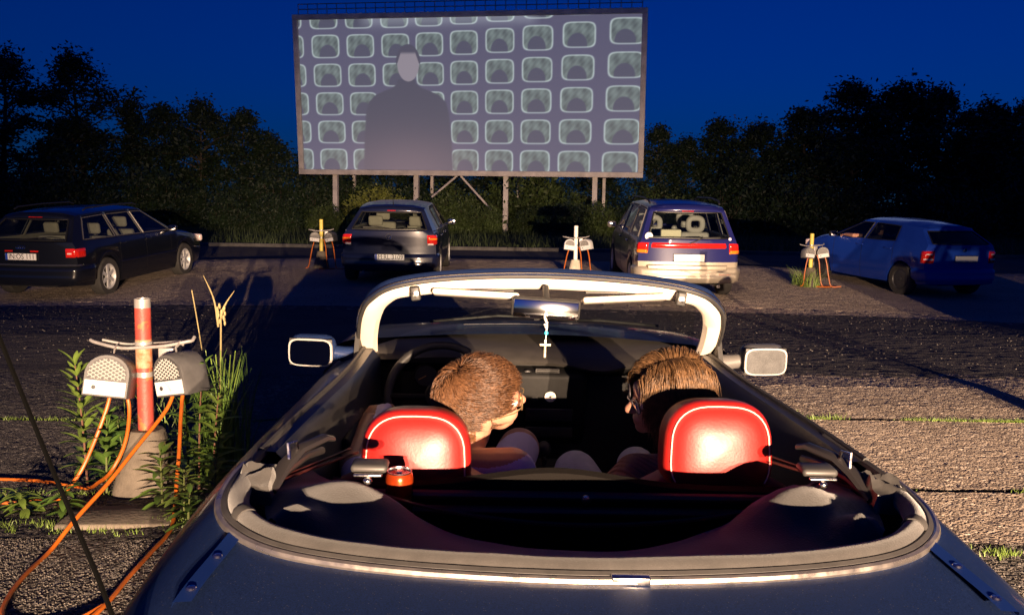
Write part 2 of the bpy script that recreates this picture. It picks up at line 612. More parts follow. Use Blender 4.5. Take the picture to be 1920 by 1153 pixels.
def build_screen():
    t = thing('cinema_screen', 'huge lit drive-in cinema screen on steel posts before the trees', 'screen',
              (-2.62, 49.6, 3.3), (R(5.0), 0, R(-9.5)))
    steel = mat('screen_steel', (0.62, 0.56, 0.52), 0.6, 0.0, var=0.25, vscale=1.5)
    grey = mat('screen_back', (0.3, 0.29, 0.28), 0.8)
    nx, ny = 560, 250
    img = screen_image(nx, ny)
    xs = np.linspace(-SC_W / 2, SC_W / 2, nx)
    zs = np.linspace(0, SC_H, ny)
    Xg, Zg = np.meshgrid(xs, zs)
    co = np.zeros((ny * nx, 3))
    co[:, 0] = Xg.ravel()
    co[:, 2] = Zg.ravel()
    ii = np.arange((ny - 1) * (nx - 1))
    a = ii // (nx - 1) * nx + ii % (nx - 1)
    fs = np.stack([a, a + 1, a + nx + 1, a + nx], 1)
    me = bpy.data.meshes.new('projection_surface')
    me.from_pydata(co.tolist(), [], fs.tolist())
    at = me.color_attributes.new('picture', 'FLOAT_COLOR', 'POINT')
    rgba = np.ones((ny * nx, 4))
    rgba[:, :3] = np.clip(img.reshape(-1, 3), 0, 1)
    at.data.foreach_set('color', rgba.ravel())
    m = bpy.data.materials.new('projected_film')
    m.use_nodes = True
    nt = m.node_tree
    b = nt.nodes['Principled BSDF']
    b.inputs['Base Color'].default_value = (0.10, 0.10, 0.11, 1)
    b.inputs['Roughness'].default_value = 0.9
    b.inputs['Specular IOR Level'].default_value = 0.1
    ca = nt.nodes.new('ShaderNodeVertexColor')
    ca.layer_name = 'picture'
    nt.links.new(ca.outputs['Color'], b.inputs['Emission Color'])
    b.inputs['Emission Strength'].default_value = 1.0
    me.materials.append(m)
    o = bpy.data.objects.new('projection_surface', me)
    C.objects.link(o)
    o.parent = t
    o['label'] = 'film picture of a dark coated figure before pale panels'
    MB().box((0, 0.3, SC_H / 2), (SC_W - 0.1, 0.5, SC_H - 0.1)).build('backing', grey, t, False)
    w = 0.28
    MB().box((0, 0.08, -w / 2 - .003), (SC_W + 2 * w, 0.5, w), bev=0.02).build('frame_rail', steel, t)
    MB().box((0, 0.08, SC_H + w / 2 + .003), (SC_W + 2 * w, 0.5, w), bev=0.02).build('frame_rail', steel, t)
    for sx in (-1, 1):
        MB().box((sx * (SC_W / 2 + w / 2 + .003), 0.08, SC_H / 2), (w, 0.46, SC_H), bev=0.02).build('frame_rail', steel, t)
    # railing of the gangway on top
    gal = mat('railing_steel', (0.20, 0.17, 0.16), 0.7)
    z0 = SC_H + w + 0.006
    for zz in (0.28, 0.55):
        MB().tube([(-SC_W / 2, 0.1, z0 + zz), (SC_W / 2, 0.1, z0 + zz)], 0.025, 6).build('handrail', gal, t)
    pm = MB().tube([(0, 0, 0), (0, 0, 0.56)], 0.022, 6).build('railing_post', gal, t)
    n = 34
    for i in range(n + 1):
        o = pm if i == 0 else pm.copy()
        if i:
            C.objects.link(o)
            o.parent = t
        o.location = (-SC_W / 2 + SC_W * i / n, 0.1, z0)
    # posts and braces (compensate for the lean so that the posts stand plumb)
    tilt = Matrix.Rotation(R(-5.0), 3, 'X')
    for px in (-7.6, -2.9, 2.15, 7.0):
        p0 = Vector((px, 0.3, -w))
        MB().box(p0 + tilt @ Vector((0, 0.1, -1.45)), (0.26, 0.26, 3.4), rot=tilt).build('post', steel, t, False)
        MB().box(p0 + tilt @ Vector((0.35, 2.2, -1.45)), (0.16, 0.16, 3.6), rot=tilt).build('rear_post', steel, t, False)
    for a, b2 in (((-0.55, -0.02), (-2.0, -1.2)), ((-0.35, -0.02), (1.35, -1.85))):
        MB().tube([Vector((a[0], 0.2, -w + a[1])), Vector((b2[0], 0.2, -w + b2[1]))], 0.06, 8).build('brace', steel, t)
    return t


build_screen()
# ------------------------------------------------------------------ the open convertible
CARM = Matrix.Rotation(R(1.8), 4, 'Z') @ Matrix.Rotation(R(3.5), 4, 'X') @ Matrix.Rotation(R(0.6), 4, 'Y')
CLOC = Vector((0, 0, 1.5)) - CARM @ Vector((-0.204, 0.005, 1.61))
CARW = Matrix.Translation(CLOC) @ CARM      # car frame -> world

NAVY = mat('navy_metallic_paint', (0.012, 0.024, 0.075), 0.45, 0.0, coat=0.22, spec=0.08, var=0.5, vscale=400, rvar=0.1, bump=0.05, bscale=700, bdist=0.001)
RUBBER = mat('black_rubber', (0.030, 0.029, 0.028), 0.55, var=0.2, vscale=30)
FABRIC = mat('soft_top_fabric', (0.034, 0.0315, 0.030), 0.95, var=0.25, vscale=14, bump=0.5, bscale=260, bdist=0.002, sheen=0.3)
FABDARK = mat('dark_hood_lining', (0.012, 0.012, 0.013), 0.95, var=0.3, vscale=10, bump=0.4, bscale=200, bdist=0.002)
CHROME = mat('satin_chrome', (0.75, 0.72, 0.70), 0.22, 1.0, rvar=0.1, vscale=60)
CREAM = mat('cream_windscreen_trim', (0.78, 0.69, 0.58), 0.55, var=0.06, vscale=6)
PLASTIC = mat('black_dash_plastic', (0.008, 0.008, 0.008), 0.6, spec=0.15, var=0.2, vscale=30, bump=0.3, bscale=300, bdist=0.001)
DASHTOP = mat('grey_dash_pad', (0.04, 0.036, 0.032), 0.65, var=0.15, vscale=20, bump=0.3, bscale=260, bdist=0.001)
LEATHER = mat('red_leather', (0.30, 0.010, 0.008), 0.42, spec=0.5, var=0.12, vscale=18, bump=0.15, bscale=160, bdist=0.002)
PIPING = mat('pale_stitching', (0.85, 0.45, 0.38), 0.6)
MIRROR = mat('mirror_glass', (0.80, 0.80, 0.80), 0.06, 1.0)
WGLASS = glass('windscreen_glass', (0.80, 0.84, 0.82), 0.02, 0.02)
METALBAR = mat('painted_steel_bar', (0.05, 0.045, 0.045), 0.35, 0.6)

# pale dust specks lying on the paint
_nt = NAVY.node_tree
_b = _nt.nodes['Principled BSDF']
_src = _b.inputs['Base Color'].links[0].from_socket
_vo = _nt.nodes.new('ShaderNodeTexVoronoi')
_vo.inputs['Scale'].default_value = 330
_tc = _nt.nodes.new('ShaderNodeTexCoord')
_nt.links.new(_tc.outputs['Object'], _vo.inputs['Vector'])
_sp = _nt.nodes.new('ShaderNodeSeparateColor')
_nt.links.new(_vo.outputs['Color'], _sp.inputs[0])
_a = _nt.nodes.new('ShaderNodeMath')
_a.operation = 'GREATER_THAN'
_a.inputs[1].default_value = 0.955
_nt.links.new(_sp.outputs[0], _a.inputs[0])
_c = _nt.nodes.new('ShaderNodeMath')
_c.operation = 'LESS_THAN'
_c.inputs[1].default_value = 0.30
_nt.links.new(_vo.outputs['Distance'], _c.inputs[0])
_d = _nt.nodes.new('ShaderNodeMath')
_d.operation = 'MULTIPLY'
_nt.links.new(_a.outputs[0], _d.inputs[0])
_nt.links.new(_c.outputs[0], _d.inputs[1])
_mx = _nt.nodes.new('ShaderNodeMix')
_mx.data_type = 'RGBA'
_mx.inputs[7].default_value = (0.09, 0.088, 0.085, 1)
_nt.links.new(_d.outputs[0], _mx.inputs[0])
_nt.links.new(_src, _mx.inputs[6])
_nt.links.new(_mx.outputs[2], _b.inputs['Base Color'])

car = thing('convertible', 'dark blue open convertible with red headrests and two people in the foreground', 'car', CLOC)
car.rotation_euler = CARM.to_euler()


def sym(pts):
    """right half control points from rear centre to front -> full left..right list"""
    left = [(-x, y, z) for x, y, z in reversed(pts)]
    return left[:-1] + list(pts)


NU = 121
rim_c = sym([(0, 1.395, .905), (.25, 1.413, .904), (.444, 1.453, .902), (.574, 1.51, .90), (.664, 1.60, .898), (.710, 1.70, .897), (.726, 1.82, .897), (.718, 1.95, .90),
             (.695, 2.15, .90), (.672, 2.36, .90), (.635, 2.77, .895), (.632, 3.22, .885)])
tr_c = sym([(0, .95, .885), (.3, .96, .882), (.5, 1.0, .875), (.635, 1.1, .868), (.715, 1.27, .862), (.757, 1.47, .858), (.775, 1.67, .856), (.778, 1.87, .858), (.768, 2.1, .860),
            (.75, 2.4, .860), (.72, 2.77, .855), (.71, 3.22, .845)])
up_c = sym([(0, .62, .85), (.3, .63, .845), (.52, .68, .835), (.67, .82, .82), (.76, 1.02, .80), (.805, 1.27, .785), (.825, 1.52, .78), (.832, 1.82, .78), (.825, 2.1, .78),
            (.81, 2.4, .78), (.79, 2.8, .78), (.775, 3.22, .77)])
mid_c = sym([(0, .47, .6), (.35, .49, .6), (.6, .56, .6), (.75, .72, .6), (.815, .98, .6), (.842, 1.28, .6), (.85, 1.52, .6), (.85, 1.82, .58), (.845, 2.1, .57),
             (.84, 2.4, .57), (.835, 2.8, .57), (.83, 3.22, .57)])
bot_c = sym([(0, .56, .25), (.33, .57, .25), (.56, .63, .25), (.70, .78, .25), (.77, 1.0, .24), (.79, 1.28, .22), (.79, 1.52, .2), (.79, 1.82, .2), (.79, 2.1, .2),
             (.79, 2.4, .2), (.79, 2.8, .2), (.79, 3.22, .2)])
rings = [catmull(c, NU) for c in (rim_c, tr_c, up_c, mid_c, bot_c)]
# a finer shell: interpolate across the rings
cols = []
for i in range(NU):
    cols.append(catmull([rings[k][i] for k in range(5)], 17))
shell = MB()
for_rows = [[cols[i][k] for i in range(NU)] for k in range(17)]
shell.grid(for_rows)
# front end: bonnet, wings and nose
front = []
NF = 15
for j, (y, w, zc, zs_) in enumerate([(3.22, .632, .885, .885), (3.45, .63, .90, .87), (3.8, .62, .875, .84), (4.1, .60, .83, .80), (4.4, .56, .76, .73), (4.62, .50, .68, .64), (4.72, .44, .56, .52), (4.70, .44, .3, .3)]):
    row = []
    wo = [.83, .83, .83, .81, .77, .70, .64, .64][j]
    zb = [.2, .2, .2, .22, .22, .24, .25, .25][j]
    sec = [(-wo * .95, zb), (-wo, .5 if zs_ > .55 else lerp(zb, zs_, .5)), (-wo * .95, zs_ - .09 if zs_ > .4 else lerp(zb, zs_, .9)), (-lerp(w, wo, .6), zs_ - .02), (-w, zs_), (-w * .5, lerp(zs_, zc, .75)), (0, zc)]
    sec = sec + [(-x, z) for x, z in reversed(sec[:-1])]
    row = catmull([(x, y, z) for x, z in sec], 25)
    if j == 0:
        continue
    front.append(row)
# dense loft
dens = []
for c in range(25):
    dens.append(catmull([front[j][c] for j in range(len(front))], 22))
shell.grid([[dens[c][j] for c in range(25)] for j in range(22)], flip=True)
shell.build('body', NAVY, car, True, 50)
# scuttle between the wings and the doors
a = catmull([(-.83, 3.22, .57), (-.79, 3.22, .77), (-.71, 3.22, .845), (-.632, 3.22, .885)], 8)
b = catmull([(-.83, 3.46, .55), (-.79, 3.46, .76), (-.71, 3.46, .84), (-.632, 3.46, .87)], 8)
for s in (-1, 1):
    MB().grid([[(-s * p.x, p.y, p.z) for p in a], [(-s * p.x, p.y, p.z) for p in b]], flip=s < 0).build('front_wing_panel', NAVY, car)
# boot lid seam
seam = [(x, 1.285 - 0.05 * abs(x) ** 2, 0) for x in np.linspace(-.56, .56, 29)]


def deck_z(x, y):
    """height of the boot deck by search over the shell columns"""
    best = min((abs(p.x - x) + abs(p.y - y), p.z) for r in for_rows[:9] for p in r)
    return best[1]


sm_ = MB()
pts = []
for x, y, _ in seam:
    pts.append((x, y - 0.05 + 0.0, deck_z(x, y - .05) + 0.0012))
sm_.tube(pts, 0.0035, 6, flat=0.35)
sm_.build('boot_seam', RUBBER, car)

# --- tonneau rim: chrome strip, rubber seal and the rolled edge of the folded top
rim = catmull(rim_c, 161)


def offset_curve(P, d, dz):
    out = []
    for i, p in enumerate(P):
        t = (P[min(i + 1, len(P) - 1)] - P[max(i - 1, 0)])
        n = Vector((-t.y, t.x, 0)).normalized()      # to the left of travel: into the cockpit
        out.append(Vector((p.x + n.x * d, p.y + n.y * d, p.z + dz)))
    return out


rear = rim[30:131]
MB().tube(offset_curve(rear, -0.004, 0.004), 0.0085, 8).build('chrome_strip', mat('aged_chrome_strip', (0.52, 0.47, 0.42), 0.35, 0.9, rvar=0.15, vscale=25), car)
MB().tube(offset_curve(rim[20:141], 0.010, 0.004), 0.012, 8).build('rubber_seal', mat('grey_seal', (0.05, 0.047, 0.045), 0.6, var=0.2, vscale=20), car)
roll = offset_curve(rim[36:125], 0.034, 0.008)
roll = [p + Vector((0, 0, 0.004 * mnoise.noise(p * 6))) for p in roll]
MB().tube(roll, [0.021 + 0.002 * mnoise.noise(p * 11) for p in roll], 12).build('folded_top_edge', FABRIC, car)
for q in (14, len(roll) - 15):
    MB().tube([roll[q - 1], roll[q], roll[q + 1]], [0.0235, 0.0245, 0.0235], 14).build('edge_cuff', mat('cuff_fabric', (0.045, 0.042, 0.040), 0.95), car)
# chrome joint clip at the middle of the strip
MB().box((0.052, 1.394, 0.912), (0.066, 0.020, 0.016), bev=0.003).build('strip_clip', CHROME, car)
# hinge strips on the boot shoulders with screws
for s in (-1, 1):
    st = MB()
    pth = [(s * .640, 1.585, .902), (s * .652, 1.50, .894), (s * .664, 1.40, .888), (s * .668, 1.345, .884)]
    P = catmull(pth, 9)
    st.grid([[p + Vector((-s * .014, 0, .0065)) for p in P], [p + Vector((s * .016, 0, .0045)) for p in P]], flip=s > 0)
    st.grid([[p + Vector((s * .016, 0, .0045)) for p in P], [p + Vector((s * .019, 0, -.006)) for p in P]], flip=s > 0)
    so = st.build('trim_strip', mat('blue_trim_strip', (0.012, 0.035, 0.16), 0.3, 0.3, coat=0.5), car)
    for k in (3, 6):
        MB().lathe([(0.0, 0.004), (0.007, 0.003), (0.0095, 0)], 12, Matrix.Translation(P[k] + Vector((s * .001, 0, .0055)))).build('screw', CHROME, so)

# --- cockpit tub
tub = MB()
inner = offset_curve(rim, 0.012, -0.006)
levels = [(0.0, 0.0), (0.02, -0.03), (0.05, -0.16), (0.08, -0.36), (0.10, -0.62)]
tub.grid([[p + Vector((0, 0, dz)) for p in offset_curve(inner, d, 0)] for d, dz in levels])
fl = offset_curve(inner, 0.10, -0.62)
n_ = len(fl)
tub.add([tuple(p) for p in fl], [tuple(range(n_))])
tub.build('cockpit_lining', FABDARK, car)
# inner door panels with a top roll
for s in (-1, 1):
    dp = MB()
    A = catmull([(s * .700, 2.0, .90), (s * .682, 2.2, .90), (s * .660, 2.4, .90), (s * .625, 2.77, .895), (s * .618, 3.15, .885)], 15)
    rows = [[p + Vector((0, 0, .012)) for p in A], [p + Vector((-s * .03, 0, .010)) for p in A], [p + Vector((-s * .055, 0, -.02)) for p in A], [p + Vector((-s * .06, 0, -.16)) for p in A],
            [p + Vector((-s * .09, 0, -.2)) for p in A], [p + Vector((-s * .085, 0, -.45)) for p in A]]
    dp.grid(rows, flip=s < 0)
    d = dp.build('door_panel', mat('black_door_vinyl', (0.02, 0.019, 0.018), 0.35, var=0.2, vscale=10), car)
    MB().tube([p + Vector((s * .004, 0, .012)) for p in A], 0.009, 8).build('window_seal', RUBBER, d)
    MB().box((s * .585, 2.62, .76), (.03, .3, .05), bev=.012).build('armrest', PLASTIC, d)

# --- folded soft top lying in the well
ft = MB()
rows = []
NX = 61
for j in range(13):
    v = j / 12
    row = []
    for i in range(NX):
        u = -1 + 2 * i / (NX - 1)
        # rear edge follows the rim, front edge is a shallow arc
        ang = u * PI / 2 * 0.93
        rx, ry = .655 * math.sin(ang) ** 1 if True else 0, 1.445 + .46 * (1 - math.cos(ang)) ** 1.5
        fx, fy = .60 * u, 1.745 + .30 * abs(u) ** 2.2
        x, y = lerp(rx, fx, v), lerp(ry, fy, v)
        z = .868 + .012 * math.sin(v * PI) + .006 * mnoise.noise(Vector((x * 5, y * 5, 1)))
        lobe = math.exp(-((abs(x) - .47) / .11) ** 2 - ((y - 1.80) / .09) ** 2)
        z += .056 * lobe
        lobe2 = math.exp(-((abs(x) - .56) / .05) ** 2 - ((y - 1.66) / .045) ** 2)
        z += .050 * lobe2
        z -= .07 * math.exp(-(x / .42) ** 2) * v
        z += .010 * mnoise.noise(Vector((x * 14, y * 14, 7)))*abs(u)
        if j == 12:
            z -= .05
        row.append((x, y, z))
    rows.append(row)
ft.grid(rows)
ft.build('folded_top', FABRIC, car)
# edge band and bulkhead bars behind the seats, red light put into their colour
arc = catmull([(-.53, 1.95, .868), (-.29, 1.825, .85), (.02, 1.765, .845), (.36, 1.83, .85), (.60, 1.98, .868)], 31)
MB().tube(arc, 0.005, 6).build('red_lit_top_edge', mat('red_light_on_edge', (0.12, 0.015, 0.012), 0.5), car)
bk = MB()
prof = []
for i in range(33):
    x = -.60 + 1.2 * i / 32
    top = .855 + .038 * math.exp(-((x + .03) / .20) ** 2)
    prof.append((x, top))
bk.grid([[(x, 2.02, .45) for x, t in prof], [(x, 1.985, t - .012) for x, t in prof], [(x, 1.975, t) for x, t in prof], [(x, 1.955, t - .006) for x, t in prof], [(x, 1.945, .45) for x, t in prof]])
bk.build('bulkhead_trim', mat('bulkhead_carpet', (0.008, 0.007, 0.0065), 0.9, spec=0.05, bump=0.4, bscale=300, bdist=0.002), car)
RED_GLEAM = mat('red_gleam_rail', (0.13, 0.016, 0.013), 0.4)
for zz, yy in ((.842, 1.93), (.812, 1.915)):
    MB().tube(catmull([(-.54, yy, zz), (-.2, yy - .01, zz + .004), (.2, yy - .01, zz + .004), (.54, yy, zz)], 9), 0.011, 8).build('bulkhead_rail', RED_GLEAM, car)
MB().lathe([(0.011, 0), (0.011, 0.006), (0.005, 0.008), (0, 0.008)], 12, Matrix.Translation((.036, 1.905, .845)) @ Matrix.Rotation(R(90), 4, 'X')).build('snap_button', CHROME, car)
# hard-top latches on the lobes
for x, y in ((-.435, 1.815), (.535, 1.835)):
    l = MB().box((x, y + .03, .938), (.078, .055, .018), bev=.009).build('latch', mat('latch_cover', (0.045, 0.043, 0.041), 0.5), car)
    MB().box((x, y - .010, .931), (.060, .010, .007), bev=.003).build('latch_bar', CHROME, l)
    MB().ell((x, y - .014, .920), (.010, .008, .008)).build('latch_bolt', CHROME, l)

# folded frame arms and crumpled cloth in the rear corners
for s in (-1, 1):
    fr = MB()
    fr.tube([(s * .635, 1.80, .895), (s * .622, 1.87, .925), (s * .60, 1.92, .945), (s * .555, 1.985, .952), (s * .54, 2.005, .943)], [.014, .018, .017, .014, .010], 8, flat=0.6)
    fr.build('folded_frame_arm', METALBAR, car)
    fr = MB()
    fr.tube([(s * .645, 1.84, .885), (s * .625, 1.91, .90), (s * .60, 1.99, .905), (s * .575, 2.06, .895)], .009, 8)
    fr.build('folded_frame_arm', METALBAR, car)
    MB().tube([(s * .612, 1.875, .925), (s * .618, 1.89, .968), (s * .603, 1.905, .968), (s * .598, 1.91, .93)], .004, 6).build('frame_hook', CHROME, car)
    cl = MB()
    rows = []
    for j in range(15):
        row = []
        for i in range(11):
            u, v = i / 10, j / 14
            x = s * lerp(.628, .708, u)
            y = lerp(1.77, 1.90, v)
            z = .905 + .022 * math.sin(v * PI) + .018 * abs(mnoise.noise(Vector((u * 2.5 + s, v * 4, 3)))) + .010 * math.sin(v * 17 + u * 6)*math.sin(v*PI)
            if i in (0, 10) or j in (0, 14):
                z -= .03
            row.append((x, y, z))
        rows.append(row)
    cl.grid(rows, flip=s < 0)
    cl.build('crumpled_cloth', mat('shiny_hood_cloth', (0.04, 0.038, 0.036), 0.35, var=0.2, vscale=20) if s > 0 else FABRIC, car)
    for q in range(2):
        MB().tube([(s * (.50 + .02 * q), 2.12 + .03 * q, .87), (s * (.57 + .02 * q), 1.98, .885), (s * (.64 + .015 * q), 1.86, .89)], .0035, 6).build('tension_cable', mat('maroon_cable', (0.05, 0.010, 0.008), 0.5), car)

# --- seats with integrated headrests
def headrest_outline(w, h, n=40):
    pts = []
    for i in range(n):
        a = 2 * PI * i / n
        ca, sa = math.cos(a), math.sin(a)
        ex = 2 / 3.2
        x = w / 2 * abs(ca) ** ex * (1 if ca >= 0 else -1)
        z = h / 2 * abs(sa) ** ex * (1 if sa >= 0 else -1)
        if z < 0:
            x *= 1.0 + .05 * (-z / (h / 2))
        else:
            x *= 1 - .10 * (z / (h / 2)) ** 2
        pts.append((x, z))
    return pts


def seat(x, zt, tilt, w):
    h = .24
    M = Matrix.Translation((x, 2.12, zt - h / 2)) @ Matrix.Rotation(R(tilt), 4, 'X')
    o = headrest_outline(w, h)
    n = len(o)
    mb = MB()
    rows = []
    for sc_, d in ((0.0, -.086), (.35, -.084), (.62, -.077), (.80, -.067), (.870, -.058), (.890, -.058), (.95, -.052), (.99, -.032), (1.0, .0), (.99, .03), (.93, .055), (.7, .064), (0.0, .066)):
        rows.append([M @ Vector((px * sc_, d, pz * sc_)) for px, pz in o])
    mb.grid(rows, closed=True, flip=False)
    hr = mb.build('headrest', LEATHER, car, True, 75)
    MB().tube([M @ Vector((px * .885, -.0625, pz * .885)) for px, pz in o[-4:] + o[:n // 2 + 5]], .0018, 6).build('stitching', PIPING, hr)
    sb = MB()
    rows = []
    for z, w2, y in ((.28, .24, 2.20), (.4, .25, 2.17), (.6, .26, 2.14), (.74, .25, 2.125), (.80, .19, 2.12), (.83, .13, 2.12)):
        row = []
        for k in range(24):
            a = 2 * PI * k / 24
            ca, sa = math.cos(a), math.sin(a)
            row.append((x + w2 * abs(ca) ** .5 * (1 if ca > 0 else -1), y + .055 * abs(sa) ** .6 * (1 if sa > 0 else -1), z))
        rows.append(row)
    sb.grid(rows, closed=True, flip=True)
    sb.build('seat_back', LEATHER, car)
    MB().box((x, 2.48, .27), (.5, .56, .14), bev=.05).build('seat_cushion', LEATHER, car)


seat(-.355, .985, -8, .265)
seat(.375, 1.020, -10, .268)

# --- windscreen surround
fr_half = [(.640, 3.26, .86), (.622, 3.10, .965), (.592, 2.95, 1.065), (.553, 2.865, 1.128), (.470, 2.815, 1.178), (.28, 2.825, 1.205), (0, 2.845, 1.214)]
full = [(-x, y, z) for x, y, z in fr_half] + [p for p in reversed(fr_half[:-1])]
fc = catmull(full, 97)


def sweep(path, sec, centre):
    """sec: list of (outward, rearward) offsets; outward points away from the opening's centre"""
    rows = []
    for i, p in enumerate(path):
        t = (path[min(i + 1, len(path) - 1)] - path[max(i - 1, 0)]).normalized()
        o = (p - centre)
        o = (o - t * o.dot(t)).normalized()
        r = Vector((0, -1, 0))
        r = (r - t * r.dot(t))
        r = (r - o * r.dot(o) * 0.6).normalized()
        rows.append([p + o * a + r * b for a, b in sec])
    return rows


cen = Vector((0, 3.05, .85))
rows = sweep(fc, [(0.0, .016), (-.012, .020), (-.045, .012), (-.056, -.004), (-.050, -.020), (-.02, -.03), (0.0, -.03)], cen)
MB().grid(rows, closed=True, flip=True).build('windscreen_trim', CREAM, car)
rows = sweep(fc, [(.001, .014), (.013, .012), (.018, -.004), (.016, -.03), (.001, -.036)], cen)
MB().grid(rows, closed=True, flip=True).build('windscreen_frame', NAVY, car)
rows = sweep(fc, [(.0, 0), ], cen)
pth = sweep(fc[3:-3], [(.006, .020)], cen)
MB().tube([r[0] for r in pth], .0065, 8).build('header_seal', RUBBER, car)
pth = sweep(fc[10:-10], [(.016, .008)], cen)
MB().tube([r[0] for r in pth], .0035, 6).build('chrome_edge', mat('edge_chrome', (0.6, 0.55, 0.5), 0.25, 1.0), car)
# glass
base = catmull([(-.60, 3.33, .872), (-.45, 3.62, .878), (-.2, 3.78, .88), (0, 3.82, .882), (.2, 3.78, .88), (.45, 3.62, .878), (.60, 3.33, .872)], 33)
toph = sweep(fc[26:71], [(-.035, -.024)], cen)
toph = catmull([r[0] for r in toph], 33)
gm = MB()
gr = []
for j in range(11):
    v = j / 10
    gr.append([lerp(base[i], toph[i], v) + Vector((0, .05 * math.sin(v * PI) * .6, .03 * math.sin(v * PI))) for i in range(33)])
gm.grid(gr)
gm.build('windscreen', WGLASS, car)
# pillar infill from the scuttle to the frame base, wipers
for s, x0 in ((-1, -.42), (1, .02)):
    MB().tube([(x0, 3.80 if s > 0 else 3.70, .893), (x0 + .28, 3.74 if s > 0 else 3.80, .905), (x0 + .5, 3.62 if s > 0 else 3.76, .91)], .006, 6).build('wiper', RUBBER, car)
# visors, latches, rear-view mirror
for x, dz, tl in ((-.225, 0, 2), (.245, -.004, -4)):
    Mv = Matrix.Rotation(R(tl), 3, 'Y') @ Matrix.Rotation(R(-14), 3, 'X')
    MB().box((x, 2.80, 1.157 + dz), (.27, .09, .018), rot=Mv, bev=.008).build('sun_visor', CREAM, car)
    MB().tube([(x - .12, 2.835, 1.170 + dz), (x + .12, 2.835, 1.167 + dz - tl * .001)], .004, 6).build('visor_rod', RUBBER, car)
for x, z, rz in ((-.412, 1.168, -16), (.418, 1.170, 16)):
    l = MB().box((x, 2.775, z - .008), (.030, .024, .044), rot=Matrix.Rotation(R(rz * .5), 3, 'Y'), bev=.006).build('roof_catch', RUBBER, car)
    MB().lathe([(.006, 0), (.0105, .001), (.0105, .003), (.006, .004)], 14, Matrix.Translation((x, 2.764, z - .010)) @ Matrix.Rotation(R(90), 4, 'X')).build('catch_ring', CHROME, l)
rm = MB().box((-.008, 2.74, 1.128), (.214, .030, .066), rot=Matrix.Rotation(R(3), 3, 'Y') @ Matrix.Rotation(R(-6), 3, 'X'), bev=.014).build('rear_view_mirror', RUBBER, car)
MB().box((-.008, 2.7238, 1.1263), (.200, .004, .054), rot=Matrix.Rotation(R(3), 3, 'Y') @ Matrix.Rotation(R(-6), 3, 'X'), bev=.0018).build('mirror_pane', MIRROR, rm)
MB().tube([(-.005, 2.76, 1.15), (-.005, 2.82, 1.183)], .010, 8).build('mirror_stalk', RUBBER, rm)

# --- door mirrors
for s in (-1, 1):
    cx, cy, cz = s * .79, 3.06, .902
    rot = Matrix.Rotation(R(s * 6), 3, 'Z')
    mb = MB()
    mb.box((cx, cy + .035, cz), (.165, .085, .108), rot=rot, bev=.038)
    hm = mb.build('door_mirror', NAVY if s < 0 else mat('mirror_shell', (0.05, 0.05, 0.055), 0.4), car)
    MB().box(Vector((cx, cy - .0075, cz)), (.150, .006, .094), rot=rot, bev=.0028).build('mirror_back', RUBBER, hm)
    # pane with rounded corners, angled towards the driver
    pr2 = []
    for i in range(28):
        a = 2 * PI * i / 28
        pr2.append((.071 * abs(math.cos(a)) ** .45 * (1 if math.cos(a) > 0 else -1), .043 * abs(math.sin(a)) ** .45 * (1 if math.sin(a) > 0 else -1)))
    Mp = Matrix.Translation((cx, cy - .0145, cz)) @ rot.to_4x4() @ Matrix.Rotation(R(90), 4, 'X')
    MB().prism([(px_ * 1.09, py_ * 1.13) for px_, py_ in pr2], -.006, .0015, Mp).build('mirror_bezel', mat('mirror_edge', (0.30, 0.29, 0.28), 0.4, 0.3), hm)
    Mp = Mp @ Matrix.Translation((0, 0, .002)) @ Matrix.Rotation(R(-4.8 if s < 0 else -1.0), 4, 'X')
    MB().prism(pr2, -.002, .003, Mp).build('mirror_pane', MIRROR if s < 0 else mat('dimmed_mirror', (0.35, 0.36, 0.37), 0.18, 0.9, var=0.15, vscale=40), hm)  # right pane given a darker colour to dim its reflection
    MB().tube([(s * .645, 3.12, .875), (s * .69, 3.10, .888), (s * .735, 3.09, .897)], [.034, .026, .024], 12).build('mirror_arm', NAVY if s < 0 else mat('mirror_foot', (0.10, 0.095, 0.09), 0.5), hm)
    MB().prism([(3.28, .87), (3.05, .885), (3.10, .965), (3.22, .90)], -.008, .008, Matrix.Translation((s * .636, 0, 0)) @ Matrix(((0, 0, 1, 0), (1, 0, 0, 0), (0, 1, 0, 0), (0, 0, 0, 1)))).build('mirror_triangle', RUBBER, hm)

# --- dashboard
db = MB()


def dash_edge(x):
    return 3.20 - .11 * math.exp(-((x - .22) / .10) ** 2) - .07 * math.exp(-((x + .32) / .17) ** 2) - .015 * math.exp(-((x - .5) / .12) ** 2)


rows = [[], [], [], [], [], [], [], []]
for i in range(61):
    x = -.60 + 1.2 * i / 60
    ye = dash_edge(x)
    yb = 3.84 - .5 * abs(x / .6) ** 2.5
    hood_ = .03 * math.exp(-((x + .32) / .16) ** 2)
    rows[0].append((x, yb, .868))
    rows[1].append((x, lerp(yb, ye, .4), .873 + hood_ * .2))
    rows[2].append((x, lerp(yb, ye, .75), .868 + hood_ * .8))
    rows[3].append((x, ye + .02, .856 + hood_))
    rows[4].append((x, ye, .846 + hood_))
    rows[5].append((x, ye + .02, .832 + hood_ * .6))
    rows[6].append((x, 3.215, .80))
    rows[7].append((x, 3.13, .40))
db.grid(rows[:6])
db.build('dash_top', DASHTOP, car)
MB().grid(rows[5:]).build('dash_face', PLASTIC, car)
MB().tube([(-.28, 3.70, .884), (-.05, 3.74, .884), (.12, 3.73, .884)], .003, 6, flat=.5).build('demister_slot', RUBBER, car)
# centre stack
cs = MB().box((.03, 3.19, .68), (.30, .09, .30), rot=Matrix.Rotation(R(8), 3, 'X'), bev=.02).build('centre_console', PLASTIC, car)


